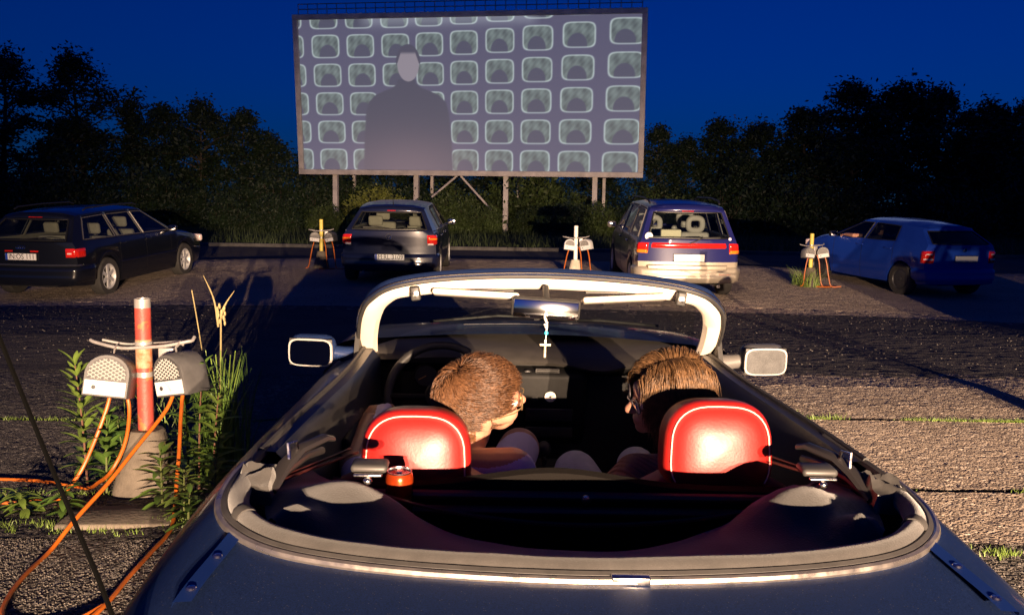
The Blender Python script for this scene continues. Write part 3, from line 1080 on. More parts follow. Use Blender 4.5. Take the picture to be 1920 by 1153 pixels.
def dial(x, z, r, mtl, name='dial', y=3.140):
    Mx = Matrix.Translation((x, y, z)) @ Matrix.Rotation(R(98), 4, 'X')
    b = MB().lathe([(r * 1.18, -.004), (r * 1.18, .004), (r, .006), (r * .97, .003), (0, .003)], 24, Mx).build(name, PLASTIC, cs)
    MB().lathe([(r * .95, .0032), (r * .95, .0045), (0, .0045)], 24, Mx).build('dial_face', mtl, b)
    MB().tube([Mx @ Vector((0, 0, .0058)), Mx @ Vector((r * .55, r * .3, .0058))], r * .05, 5).build('dial_hand', RUBBER, b)
    MB().lathe([(r * .18, .0046), (r * .18, .007), (0, .007)], 12, Mx).build('dial_hub', RUBBER, b)


dial(.048, .737, .021, mat('cream_dial', (0.75, 0.68, 0.58), 0.5), 'clock')
dial(-.036, .812, .017, mat('grey_knob', (0.16, 0.16, 0.17), 0.4), 'knob', 3.150)
MB().box((.035, 3.145, .818), (.085, .008, .040), rot=Matrix.Rotation(R(8), 3, 'X')).build('air_vent', RUBBER, cs, False)
vs0 = MB().box((0, 0, 0), (.078, .006, .003)).build('vent_slat', PLASTIC, cs, False)
for q in range(5):
    o = vs0 if q == 0 else vs0.copy()
    if q:
        C.objects.link(o)
        o.parent = cs
    o.location = (.035, 3.139, .804 + .0075 * q)
MB().box((-.008, 3.140, .738), (.024, .006, .032), bev=.002).build('switch', RUBBER, cs)
MB().box((.045, 3.128, .672), (.17, .008, .046), bev=.003).build('radio', mat('radio_fascia', (0.012, 0.013, 0.02), 0.25), cs)
MB().box((.045, 3.118, .61), (.17, .008, .038), bev=.003).build('radio', mat('tray_fascia', (0.012, 0.012, 0.013), 0.5), cs)
MB().box((.02, 2.78, .40), (.22, .75, .22), bev=.04).build('tunnel', FABDARK, car)
MB().tube([(.02, 2.95, .5), (.015, 2.92, .60)], [.010, .009], 8).build('gear_lever', CHROME, car)
MB().ell((.015, 2.92, .615), (.024, .024, .027)).build('gear_knob', RUBBER, car)
# instruments and steering wheel
for x, r in ((-.40, .045), (-.29, .045), (-.345, .022)):
    Mx = Matrix.Translation((x, 3.165, .80)) @ Matrix.Rotation(R(100), 4, 'X')
    g = MB().lathe([(r, 0), (r, .010), (r * .92, .010), (r * .9, .004), (0, .004)], 24, Mx).build('gauge', PLASTIC, car)
    MB().lathe([(r * .88, .0045), (r * .88, .006), (0, .006)], 24, Mx).build('gauge_face', mat('gauge_print', (0.05, 0.05, 0.055), 0.4), g)
    MB().tube([Mx @ Vector((0, 0, .007)), Mx @ Vector((-r * .6, -r * .35, .007))], .0015, 5).build('needle', mat('needle', (0.7, 0.3, 0.1), 0.5), g)
Msw = Matrix.Translation((-.335, 2.93, .785)) @ Matrix.Rotation(R(66), 4, 'X')
ring = [Msw @ Vector((.178 * math.cos(a), .178 * math.sin(a), 0)) for a in np.linspace(0, 2 * PI, 49)]
sw = MB().tube(ring, .0145, 10).build('steering_wheel', RUBBER, car)
MB().lathe([(.0, .02), (.05, .016), (.058, .0), (.05, -.03), (0, -.05)], 20, Msw).build('hub', PLASTIC, sw)
for a in (0, 180, 250, 290):
    MB().tube([Msw @ Vector((.04 * math.cos(R(a)), .04 * math.sin(R(a)), 0)), Msw @ Vector((.17 * math.cos(R(a)), .17 * math.sin(R(a)), 0))], .011, 8).build('spoke', PLASTIC, sw)
MB().tube([Msw @ Vector((0, 0, -.03)), Msw @ Vector((0, 0, -.26))], .03, 10).build('column', PLASTIC, sw)

# wheels of the convertible
def wheel(parent, x, y, r, w, s, tyre_m, rim_m, nsp=6, style=0):
    root = MB()
    M = Matrix.Translation((x, y, r)) @ Matrix.Rotation(R(90 * s), 4, 'Y')
    ri = r * .66
    tp = [(ri, -w / 2), (r * .93, -w / 2), (r * .985, -w * .40), (r, -w * .25), (r, w * .25), (r * .985, w * .40), (r * .94, w / 2), (ri * 1.02, w / 2 - .004), (ri * .98, w * .3)]
    ty = root.lathe(tp, 32, M, cap=False).build('wheel', tyre_m, parent)
    rb = MB()
    rb.lathe([(ri * 1.01, w * .44), (ri * .95, w * .47), (ri * .90, w * .40), (ri * .86, w * .05)], 32, M, cap=False)
    rb.build('rim', rim_m, ty)
    if style == 0:
        sp = MB()
        for k in range(nsp):
            a = 2 * PI * k / nsp
            d = Vector((math.cos(a), math.sin(a), 0))
            t = Vector((-math.sin(a), math.cos(a), 0))
            w1, w2 = ri * .10, ri * .13
            P = [d * ri * .12 + t * w1, d * ri * .92 + t * w2, d * ri * .92 - t * w2, d * ri * .12 - t * w1]
            top = [M @ (p + Vector((0, 0, w * .38))) for p in P]
            bot = [M @ (p + Vector((0, 0, w * .25))) for p in P]
            sp.add(top + bot, [(0, 1, 2, 3), (4, 7, 6, 5), (0, 4, 5, 1), (2, 6, 7, 3), (1, 5, 6, 2), (3, 7, 4, 0)])
        sp.build('spokes', rim_m, ty, False)
    else:
        sp = MB()
        sp.lathe([(ri * .9, w * .36), (ri * .7, w * .42), (ri * .3, w * .38), (0, w * .38)], 24, M)
        sp.build('hub_cap', rim_m, ty)
    MB().lathe([(ri * .2, w * .36), (ri * .2, w * .42), (ri * .12, w * .44), (0, w * .44)], 16, M).build('hub', rim_m, ty)
    MB().lathe([(ri * .85, w * .1), (0, w * .1)], 24, M).build('brake_disc', mat_disc, ty)
    return ty


mat_disc = mat('dark_brake', (0.004, 0.004, 0.004), 0.6, 0.3)
TYRE = mat('tyre_rubber', (0.035, 0.033, 0.031), 0.85, var=0.2, vscale=12)
ALLOY = mat('alloy_rim', (0.6, 0.6, 0.6), 0.45, 0.3)
STEELCAP = mat('dark_wheel_cover', (0.06, 0.06, 0.065), 0.45, 0.4)
for s in (-1, 1):
    wheel(car, s * .755, 1.18, .295, .19, s, TYRE, ALLOY)
    wheel(car, s * .755, 3.62, .295, .19, s, TYRE, ALLOY)
# tail lights, rear plate recess
for s in (-1, 1):
    MB().box((s * .60, .575, .66), (.26, .06, .11), rot=Matrix.Rotation(R(s * 14), 3, 'Z'), bev=.03).build('tail_light', mat('tail_red', (0.45, 0.02, 0.015), 0.15, coat=0.5), car)
MB().box((0, .47, .55), (.5, .02, .11), bev=.006).build('number_plate', mat('plain_plate', (0.7, 0.7, 0.68), 0.5), car)
# the whip aerial
ab = MB().lathe([(.016, 0), (.014, .02), (.006, .03), (.004, .05)], 12, Matrix.Translation((-.715, 1.23, .858))).build('aerial_base', RUBBER, car)
MB().tube(catmull([(-.715, 1.23, .87), (-.745, 1.235, .97), (-.815, 1.24, 1.17), (-.91, 1.25, 1.45), (-1.01, 1.26, 1.75)], 20), [.0046 - .0001 * i for i in range(20)], 6).build('aerial', mat('black_aerial', (0.002, 0.002, 0.002), 0.95, spec=0.02), car)

# --- loose things in and on the car
can = thing('drink_can', 'orange drink can behind the left red headrest', 'can')
can.matrix_world = CARW @ Matrix.Translation((-.378, 1.905, .862))
canm = mat('orange_can', (0.40, 0.045, 0.008), 0.25, 0.6, var=0.3, vscale=25)
MB().lathe([(.022, -.066), (.027, -.060), (.0305, -.052), (.0305, .028), (.0285, .036), (.026, .040)], 28).build('can_body', canm, can)
MB().lathe([(.026, .040), (.0272, .042), (.0272, .044), (.0255, .044), (.0245, .039), (0, .039)], 28).build('can_lid', mat('can_aluminium', (0.8, 0.8, 0.82), 0.25, 1.0), can)
MB().box((0, .004, .041), (.012, .022, .0016), bev=.0007).build('ring_pull', CHROME, can)
MB().prism([(.009 * math.cos(a), -.012 + .008 * math.sin(a)) for a in np.linspace(0, 2 * PI, 14)[:-1]], .0392, .0399).build('opening', RUBBER, can)
for ch in can.children:
    pass

ro = thing('rosary', 'white rosary with blue bead and cross hanging from the rear-view mirror', 'rosary')
ro.matrix_world = CARW @ Matrix.Translation((-.008, 2.712, 1.108))
WHITEB = mat('white_cord', (0.8, 0.78, 0.72), 0.5)
MB().tube(catmull([(.0, .010, .022), (-.004, .0, -.005), (.004, -.003, -.025), (.002, -.003, -.045)], 12), .0022, 6).build('cord', WHITEB, ro)
for q in range(7):
    MB().ell((.004 * math.sin(q * 2.1), -.002, .012 - q * .0075), (.0036, .0036, .0036), n=8, m=6).build('bead', WHITEB, ro)
MB().ell((.002, -.003, -.051), (.0068, .0068, .0068)).build('blue_bead', mat('turquoise_bead', (0.05, 0.45, 0.65), 0.2), ro)
MB().tube([(.002, -.003, -.057), (0, -.003, -.080)], .0015, 6).build('cord', WHITEB, ro)
CRM = mat('pale_cross', (0.75, 0.68, 0.5), 0.35, 0.4)
cr = MB()
cr.box((0, -.003, -.100), (.0065, .004, .056), bev=.0012)
cr.box((0, -.0035, -.088), (.034, .005, .0065), bev=.0012)
cr.build('cross', CRM, ro)
fg = MB()
fg.ell((0, -.0075, -.083), (.0026, .0024, .003), n=8, m=6)
fg.tube([(-.012, -.007, -.0865), (0, -.007, -.090), (.012, -.007, -.0865)], .0014, 6)
fg.tube([(0, -.007, -.088), (.0008, -.007, -.104), (0, -.006, -.116)], [.0026, .0022, .0014], 6)
fg.build('cross_relief', CRM, ro)
# ------------------------------------------------------------------ people
def capsule(mb, p0, p1, r0, r1, n=16):
    p0, p1 = Vector(p0), Vector(p1)
    d = p1 - p0
    L = d.length
    t = d / L if L > 1e-6 else Vector((0, 0, 1))
    path, rad = [], []
    for k in range(5):
        a = -PI / 2 + PI / 2 * k / 5
        path.append(p0 + t * r0 * math.sin(a))
        rad.append(max(r0 * math.cos(a), .0008))
    path.append(p0)
    rad.append(r0)
    path.append((p0 + p1) / 2)
    rad.append((r0 + r1) / 2)
    path.append(p1)
    rad.append(r1)
    for k in range(1, 6):
        a = PI / 2 * k / 5
        path.append(p1 + t * r1 * math.sin(a))
        rad.append(max(r1 * math.cos(a), .0008))
    mb.tube(path, rad, n)


def fuse(name, mb, voxel, mats, mat_fn, parent=None, smooth_it=4):
    """weld overlapping closed shapes into one continuous skin"""
    me = bpy.data.meshes.new(name)
    me.from_pydata([tuple(p) for p in mb.v], [], mb.f)
    tmp = bpy.data.objects.new(name, me)
    C.objects.link(tmp)
    md = tmp.modifiers.new('r', 'REMESH')
    md.mode = 'VOXEL'
    md.voxel_size = voxel
    sm = tmp.modifiers.new('s', 'SMOOTH')
    sm.factor = 0.5
    sm.iterations = smooth_it
    dg = bpy.context.evaluated_depsgraph_get()
    res = bpy.data.meshes.new_from_object(tmp.evaluated_get(dg))
    bpy.data.objects.remove(tmp)
    res.name = name
    res.materials.clear()
    for m in mats:
        res.materials.append(m)
    res.polygons.foreach_set('use_smooth', [True] * len(res.polygons))
    if len(mats) > 1:
        idx = [mat_fn(p.center) for p in res.polygons]
        res.polygons.foreach_set('material_index', idx)
    o = bpy.data.objects.new(name, res)
    C.objects.link(o)
    if parent is not None:
        o.parent = parent
    return o


def head_prims(mb, M, wide=1.0):
    R3 = M.to_3x3()
    def E(c, r):
        mb.ell(M @ Vector(c), r, R3, 24, 16)
    E((0, -.012, .030), (.076 * wide, .097, .086))
    E((0, .030, -.020), (.064 * wide, .062, .080))
    E((0, .050, -.072), (.046, .042, .040))
    E((0, .072, -.098), (.024, .022, .018))
    E((.036, .060, -.030), (.028, .032, .030))
    E((-.036, .060, -.030), (.028, .032, .030))
    E((0, .076, .022), (.052, .022, .014))
    E((0, .090, -.066), (.022, .012, .007))
    E((0, .088, -.079), (.018, .012, .007))
    capsule(mb, M @ Vector((0, .088, .010)), M @ Vector((0, .112, -.030)), .008, .013)
    for s in (-1, 1):
        E((s * .011, .100, -.033), (.009, .010, .007))
        E((s * .078 * wide, -.008, -.008), (.010, .020, .031))
        E((s * .080 * wide, -.004, -.030), (.007, .009, .010))
    capsule(mb, M @ Vector((0, -.022, -.05)), M @ Vector((0, -.032, -.14)), .058, .056)


SKIN = mat('skin', (0.42, 0.21, 0.14), 0.5, var=0.08, vscale=30)
SKIN.node_tree.nodes['Principled BSDF'].inputs['Subsurface Weight'].default_value = 0.1
SKIN.node_tree.nodes['Principled BSDF'].inputs['Subsurface Radius'].default_value = (0.01, 0.004, 0.002)


def hair_mat(name, c1, c2, scale):
    m = mat(name, c1, 0.46, var=0, col2=c2, vscale=scale, detail=6, spec=0.6)
    return m


def hair_mesh(name, M, n, region, flow, length, segs, mtl, parent, seed, rad=.0011, grow=.010, hang=0.0, lifts=(.10, .45), curl=.25):
    """strands rooted on the skull ellipsoid, combed along flow(p)"""
    rng = random.Random(seed)
    c0 = Vector((0, -.012, .030))
    rr = Vector((.078, .099, .089))
    rdir = M.to_3x3().inverted() @ Vector((0, 0, -1))
    vs, fs = [], []
    cnt = 0
    tries = 0
    while cnt < n and tries < n * 30:
        tries += 1
        d = Vector((rng.gauss(0, 1), rng.gauss(0, 1), rng.gauss(0, 1))).normalized()
        if not region(d):
            continue
        cnt += 1
        p = c0 + Vector((d.x * rr.x, d.y * rr.y, d.z * rr.z))
        nrm = Vector((d.x / rr.x, d.y / rr.y, d.z / rr.z)).normalized()
        L = length(d, rng)
        step = L / segs
        lift = rng.uniform(*lifts)
        clump = Vector((mnoise.noise(p * 40 + Vector((seed, 0, 0))), mnoise.noise(p * 40 + Vector((0, seed + 7, 0))), mnoise.noise(p * 40 + Vector((0, 3, seed)))))
        pts = [p.copy()]
        layer = rng.uniform(.25, 1.0)
        for k in range(segs):
            fl = flow(p, d)
            q = p - c0
            nn = Vector((q.x / rr.x ** 2, q.y / rr.y ** 2, q.z / rr.z ** 2)).normalized()
            tg = fl + rdir * hang * (k + 1) / segs
            tg = tg - nn * tg.dot(nn) * (1.0 if hang < .5 or k < segs * .45 else .15)
            if tg.length < 1e-5:
                tg = nn.orthogonal()
            dv = tg.normalized() + nn * lift * (1 - k / segs) + clump * curl + Vector((rng.gauss(0, .07), rng.gauss(0, .07), rng.gauss(0, .07)))
            p = p + dv.normalized() * step
            q = p - c0
            e = math.sqrt((q.x / rr.x) ** 2 + (q.y / rr.y) ** 2 + (q.z / rr.z) ** 2)
            lim = 1.03 + grow / .09 * layer * min(1, (k + 1) / 3)
            if e < lim:
                p = c0 + q * (lim / e)
            pts.append(p.copy())
        # three-sided strand
        base = len(vs)
        for i, pt in enumerate(pts):
            a = pts[max(i - 1, 0)]
            b = pts[min(i + 1, len(pts) - 1)]
            t = (b - a).normalized()
            u = t.orthogonal().normalized()
            w = t.cross(u)
            r_ = rad * (1.0 - .75 * (i / segs) ** 2)
            for j in range(3):
                an = 2 * PI * j / 3
                vs.append(M @ (pt + (u * math.cos(an) + w * math.sin(an)) * r_))
        for i in range(segs):
            for j in range(3):
                fs.append((base + i * 3 + j, base + i * 3 + (j + 1) % 3, base + i * 3 + 3 + (j + 1) % 3, base + i * 3 + 3 + j))
    mb = MB()
    mb.add(vs, fs)
    return mb.build(name, mtl, parent, True, 180)


def spectacles(label, M, fm, up=0.0):
    g = thing('glasses', label, 'glasses')
    g.matrix_world = CARW @ M
    lens = glass('spectacle_lens_' + fm.name, (0.93, 0.94, 0.93), 0.06)
    for s in (-1, 1):
        ring = [(s * .034 + .025 * abs(math.cos(a)) ** .8 * (1 if math.cos(a) > 0 else -1), .108 - .012 * abs(s * .034 + .025 * math.cos(a)) / .06, .004 + .017 * math.sin(a)) for a in np.linspace(0, 2 * PI, 25)]
        MB().tube(ring, .0017, 6).build('rim', fm, g)
        MB().add(ring[:-1], [tuple(range(24))]).build('lens', lens, g, False)
        MB().tube([(s * .060, .094, .008), (s * .074, .070, .008), (s * .079, .02, .006), (s * .080, -.012, .002), (s * .079, -.028, -.016)], .0019, 6).build('temple', fm, g)
    MB().tube([(-.010, .112, .008), (0, .116, .011), (.010, .112, .008)], .0016, 6).build('bridge', fm, g)
    return g


def eyes(parent, M):
    w = mat('eye_white', (0.7, 0.68, 0.66), 0.3)
    k = mat('eye_iris', (0.05, 0.03, 0.02), 0.2)
    for s in (-1, 1):
        e = MB().ell(M @ Vector((s * .031, .079, .003)), (.0125, .0125, .0125), M.to_3x3()).build('eye', w, parent)
        MB().ell(M @ Vector((s * .031, .0895, .003)), (.0055, .0030, .0055), M.to_3x3()).build('iris', k, e)


def hand(mb, wrist, direc, palm_n, s=1, size=1.0, curl=.5):
    """palm, four fingers and a thumb"""
    w = Vector(wrist)
    d = Vector(direc).normalized()
    pn = Vector(palm_n)
    pn = (pn - d * pn.dot(d)).normalized()
    sd = d.cross(pn) * s
    for o in (-.028, -.010, .010, .028):
        capsule(mb, w + sd * o * .8 * size, w + d * .085 * size + sd * o * size, .014 * size, .0125 * size, 8)
    for q, (o, L) in enumerate(((-.030, .068), (-.010, .080), (.010, .076), (.029, .060))):
        a = w + d * .085 * size + sd * o * size
        b = a + (d * math.cos(curl) + pn * math.sin(curl)) * L * .5 * size
        c = b + (d * math.cos(curl * 2.2) + pn * math.sin(curl * 2.2)) * L * .55 * size
        capsule(mb, a, b, .0098 * size, .0088 * size, 8)
        capsule(mb, b, c, .0088 * size, .007 * size, 8)
    a = w + d * .025 * size - sd * .030 * size
    b = a + (d * .75 - sd * .6 + pn * .2).normalized() * .04 * size
    c = b + (d * .95 - sd * .15 + pn * .3).normalized() * .032 * size
    capsule(mb, a, b, .013 * size, .011 * size, 8)
    capsule(mb, b, c, .011 * size, .008 * size, 8)


# --- driver: lilac shirt, head turned right towards the passenger
MD = Matrix.Translation((-.200, 2.335, .950)) @ Matrix.Rotation(R(33), 4, 'X') @ Matrix.Rotation(R(-76), 4, 'Z')
drv = thing('person', 'driver with short brown hair, glasses and lilac shirt, looking at the passenger', 'person')
drv.matrix_world = CARW
mb = MB()
head_prims(mb, MD)
hn = MD @ Vector((0, -.032, -.13))
capsule(mb, hn, (-.27, 2.255, .77), .055, .062)
mb.ell((-.315, 2.285, .62), (.155, .105, .20), None, 20, 14)
mb.ell((-.335, 2.33, .44), (.150, .115, .17), None, 20, 14)
mb.ell((-.35, 2.40, .36), (.165, .14, .10), None, 20, 14)
capsule(mb, (-.27, 2.26, .775), (-.115, 2.285, .770), .058, .062)
capsule(mb, (-.27, 2.26, .775), (-.495, 2.27, .740), .058, .062)
capsule(mb, (-.105, 2.285, .770), (-.055, 2.43, .56), .055, .043)
capsule(mb, (-.055, 2.43, .56), (-.14, 2.62, .49), .043, .030)
hand(mb, (-.14, 2.63, .49), (-.5, .8, .05), (0, 0, -1), 1)
capsule(mb, (-.50, 2.27, .735), (-.560, 2.45, .72), .055, .042)
capsule(mb, (-.560, 2.45, .72), (-.545, 2.70, .765), .042, .030)
hand(mb, (-.545, 2.70, .768), (.25, .9, .25), (.3, .2, -1), -1)
capsule(mb, (-.27, 2.42, .37), (-.075, 2.80, .655), .090, .068)
capsule(mb, (-.43, 2.42, .37), (-.46, 2.85, .60), .090, .066)
capsule(mb, (-.075, 2.80, .655), (-.10, 3.08, .36), .062, .045)
capsule(mb, (-.46, 2.85, .60), (-.42, 3.06, .36), .062, .045)
capsule(mb, (-.10, 3.06, .36), (-.11, 3.11, .30), .045, .04)
capsule(mb, (-.42, 3.05, .36), (-.41, 3.10, .30), .045, .04)
LILAC = mat('lilac_shirt', (0.60, 0.54, 0.74), 0.8, var=0.06, vscale=6, bump=0.3, bscale=25, bdist=0.006)
SHORTS = mat('dark_shorts', (0.09, 0.07, 0.075), 0.85)
HAIR1 = hair_mat('brown_hair', (0.035, 0.013, 0.005), (0.19, 0.088, 0.038), 120)
MDi = MD.inverted()


def mf(c):
    l = MDi @ c
    if c.z > .74 and l.length < .19 and (c - hn).length > 0 and l.z > -.16:
        e = (l.x / .08) ** 2 + ((l.y + .012) / .10) ** 2 + ((l.z - .03) / .09) ** 2
        if (l.z > .055 - .0 and l.y < .085) or (l.y < .035 and l.z > -.015) or (l.y < -.03 and l.z > -.075):
            if abs(l.x) < .083:
                return 3
        return 0
    if (c - Vector((-.27, 2.255, .80))).length < .055:
        return 0
    if c.y > 2.78:
        return 0 if c.z < .70 and c.x < -.0 else 0
    if c.y > 2.44 and c.z < .62 and c.z > .2:
        if c.x > -.12 and c.z > .46 and c.y < 2.56 and c.x > -.1:
            return 0
        return 2
    if c.x < -.53 and c.y > 2.36:
        return 0
    return 1


db_ = fuse('body', mb, .0045, [SKIN, LILAC, SHORTS, HAIR1], mf, drv)
eyes(db_, MD)
whorl = Vector((-.03, -.062, .100)).normalized()


def reg1(d):
    if d.z > .45:
        return d.y < .80
    if d.y > .36:
        return False
    if d.z < -.78:
        return False
    if abs(d.x) > .76 and d.z < .0 and d.y > -.25:
        return False
    return True


def flow1(p, d):
    q = (p - Vector((0, -.012, .03))).normalized()
    v = (q - whorl)
    sw = whorl.cross(q) * .8
    if q.y > .35:
        v = v + Vector((.5, -.2, .6)) * (q.y - .2)
    return (v.normalized() + sw)


hair_mesh('hair', MD, 7500, reg1, flow1, lambda d, r: r.uniform(.035, .058) * (.62 if d.z < 0 else 1.1), 6, HAIR1, db_, 5, rad=.00105, grow=.020, lifts=(.04, .30), curl=.30)
spectacles('thin gold glasses worn by the driver', MD, mat('gold_frame', (0.65, 0.48, 0.24), 0.3, 0.9))

# --- passenger: ribbed brown sweater, pale jeans, chin-length hair
MPs = Matrix.Translation((.315, 2.400, .955)) @ Matrix.Rotation(R(22), 4, 'X') @ Matrix.Rotation(R(98), 4, 'Z') @ Matrix.Rotation(R(-6), 4, 'X')
pas = thing('person', 'passenger with chin-length hair, glasses and ribbed brown sweater, facing the driver', 'person')
pas.matrix_world = CARW
mb = MB()
head_prims(mb, MPs, .96)
hn2 = MPs @ Vector((0, -.032, -.13))
capsule(mb, hn2, (.345, 2.285, .77), .048, .054)
mb.ell((.36, 2.31, .61), (.140, .105, .19), None, 20, 14)
mb.ell((.365, 2.35, .44), (.140, .115, .17), None, 20, 14)
mb.ell((.37, 2.42, .36), (.165, .14, .10), None, 20, 14)
capsule(mb, (.345, 2.285, .765), (.215, 2.29, .762), .054, .058)
capsule(mb, (.345, 2.285, .765), (.50, 2.28, .735), .054, .056)
capsule(mb, (.205, 2.29, .758), (.115, 2.42, .60), .052, .042)
capsule(mb, (.115, 2.42, .60), (.22, 2.60, .50), .042, .028)
hand(mb, (.22, 2.61, .50), (.4, .85, -.05), (0, 0, -1), -1, .9)
capsule(mb, (.515, 2.28, .73), (.565, 2.44, .55), .050, .040)
capsule(mb, (.565, 2.44, .55), (.45, 2.62, .49), .040, .028)
hand(mb, (.45, 2.63, .49), (-.4, .85, -.05), (0, 0, -1), 1, .9)
capsule(mb, (.29, 2.44, .37), (.105, 2.74, .60), .085, .070)
capsule(mb, (.44, 2.44, .37), (.32, 2.86, .58), .085, .066)
capsule(mb, (.105, 2.74, .60), (.20, 3.02, .36), .064, .045)
capsule(mb, (.32, 2.86, .58), (.34, 3.07, .36), .062, .045)
capsule(mb, (.20, 3.02, .36), (.20, 3.08, .31), .045, .035)
capsule(mb, (.34, 3.06, .36), (.34, 3.11, .31), .045, .035)
KNIT = mat('ribbed_brown_sweater', (0.30, 0.17, 0.11), 0.95, var=0.12, vscale=30)
_nt = KNIT.node_tree
_w = _nt.nodes.new('ShaderNodeTexWave')
_w.inputs['Scale'].default_value = 28
_w.bands_direction = 'DIAGONAL'
_bp = _nt.nodes.new('ShaderNodeBump')
_bp.inputs['Distance'].default_value = .006
_tc = _nt.nodes.new('ShaderNodeTexCoord')
_nt.links.new(_tc.outputs['Object'], _w.inputs['Vector'])
_nt.links.new(_w.outputs['Fac'], _bp.inputs['Height'])
_nt.links.new(_bp.outputs['Normal'], _nt.nodes['Principled BSDF'].inputs['Normal'])
JEANS = mat('pale_jeans', (0.42, 0.42, 0.52), 0.85, var=0.1, vscale=30)
HAIR2 = hair_mat('streaked_hair', (0.028, 0.013, 0.006), (0.20, 0.105, 0.044), 60)
MPi = MPs.inverted()


def mf2(c):
    l = MPi @ c
    if l.length < .19 and l.z > -.15 and c.z > .74:
        if (l.z > .06 and l.y < .085) or (l.y < .05 and l.z > -.03) or (l.y < -.02):
            return 3
        return 0
    if c.y > 2.46 and c.z < .72:
        if c.y > 2.585 and c.z < .545 and (abs(c.x - .24) < .09 or abs(c.x - .42) < .09) and c.z > .46 and c.y < 2.8:
            return 0
        return 2
    return 1


pb_ = fuse('body', mb, .0045, [SKIN, KNIT, JEANS, HAIR2], mf2, pas)
eyes(pb_, MPs)


def reg2(d):
    if d.z > .35:
        return d.y < .86
    return d.y < .30 and d.z > -.70


def flow2(p, d):
    q = (p - Vector((0, -.012, .03)))
    sx = 1 if d.x > .04 else -1
    v = Vector((sx * .9, -.15 if q.y < .02 else .25, -.25))
    if abs(q.x) > .05:
        v += Vector((-sx * .35, .1, -1.1))
    return v


hair_mesh('hair', MPs, 9000, reg2, flow2, lambda d, r: r.uniform(.07, .20) * (.75 if d.y > .5 else 1.0) * (1.0 if d.z > 0 else .6), 9, HAIR2, pb_, 9, rad=.0010, grow=.022, hang=1.0, lifts=(.0, .08), curl=.13)
spectacles('dark framed glasses worn by the passenger', MPs, mat('dark_frame', (0.07, 0.06, 0.065), 0.35))
# ------------------------------------------------------------------ speaker posts
PAINTR = mat('worn_red_paint', (0.33, 0.045, 0.032), 0.55, vscale=9, col2=(0.38, 0.06, 0.045), bump=0.3, bscale=40)
_nt = PAINTR.node_tree
_n = _nt.nodes.new('ShaderNodeTexNoise')
_n.inputs['Scale'].default_value = 14
_n.inputs['Detail'].default_value = 8
_r = _nt.nodes.new('ShaderNodeValToRGB')
_r.color_ramp.elements[0].position = .57
_r.color_ramp.elements[1].position = .62
_r.color_ramp.elements[0].color = (0, 0, 0, 1)
_r.color_ramp.elements[1].color = (1, 1, 1, 1)
_t = _nt.nodes.new('ShaderNodeTexCoord')
_mx = _nt.nodes.new('ShaderNodeMix')
_mx.data_type = 'RGBA'
_mx.inputs[7].default_value = (0.26, 0.12, 0.04, 1)
_b = _nt.nodes['Principled BSDF']
_src = _b.inputs['Base Color'].links[0].from_socket
_nt.links.new(_t.outputs['Object'], _n.inputs['Vector'])
_nt.links.new(_n.outputs['Fac'], _r.inputs['Fac'])
_nt.links.new(_r.outputs['Color'], _mx.inputs[0])
_nt.links.new(_src, _mx.inputs[6])
_nt.links.new(_mx.outputs[2], _b.inputs['Base Color'])
PAINTO = mat('rubbed_orange_band', (0.36, 0.10, 0.03), 0.6, col2=(0.42, 0.29, 0.18), vscale=40)
PAINTY = mat('worn_yellow_paint', (0.62, 0.50, 0.10), 0.55, var=0.2, vscale=12)
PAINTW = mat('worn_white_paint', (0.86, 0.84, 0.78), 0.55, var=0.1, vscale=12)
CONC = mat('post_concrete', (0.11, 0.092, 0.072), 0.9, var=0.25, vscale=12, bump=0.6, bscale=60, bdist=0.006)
SPK = mat('speaker_grey_metal', (0.22, 0.22, 0.225), 0.5, 0.2, var=0.12, vscale=12)
SPKD = mat('speaker_dark_metal', (0.05, 0.05, 0.053), 0.5, 0.2, var=0.2, vscale=12)
SPKW = mat('speaker_white_panel', (0.6, 0.6, 0.6), 0.4, var=0.06, vscale=10)
GRILLE = mat('pale_grille_wire', (0.42, 0.41, 0.39), 0.45)
SPKN = mat('near_speaker_shell', (0.075, 0.074, 0.075), 0.45, var=0.2, vscale=12)
GALV = mat('galvanised_bar', (0.42, 0.40, 0.38), 0.4, 0.5, var=0.15, vscale=20)
CABLE = mat('orange_cable', (0.42, 0.10, 0.008), 0.45, var=0.15, vscale=15)


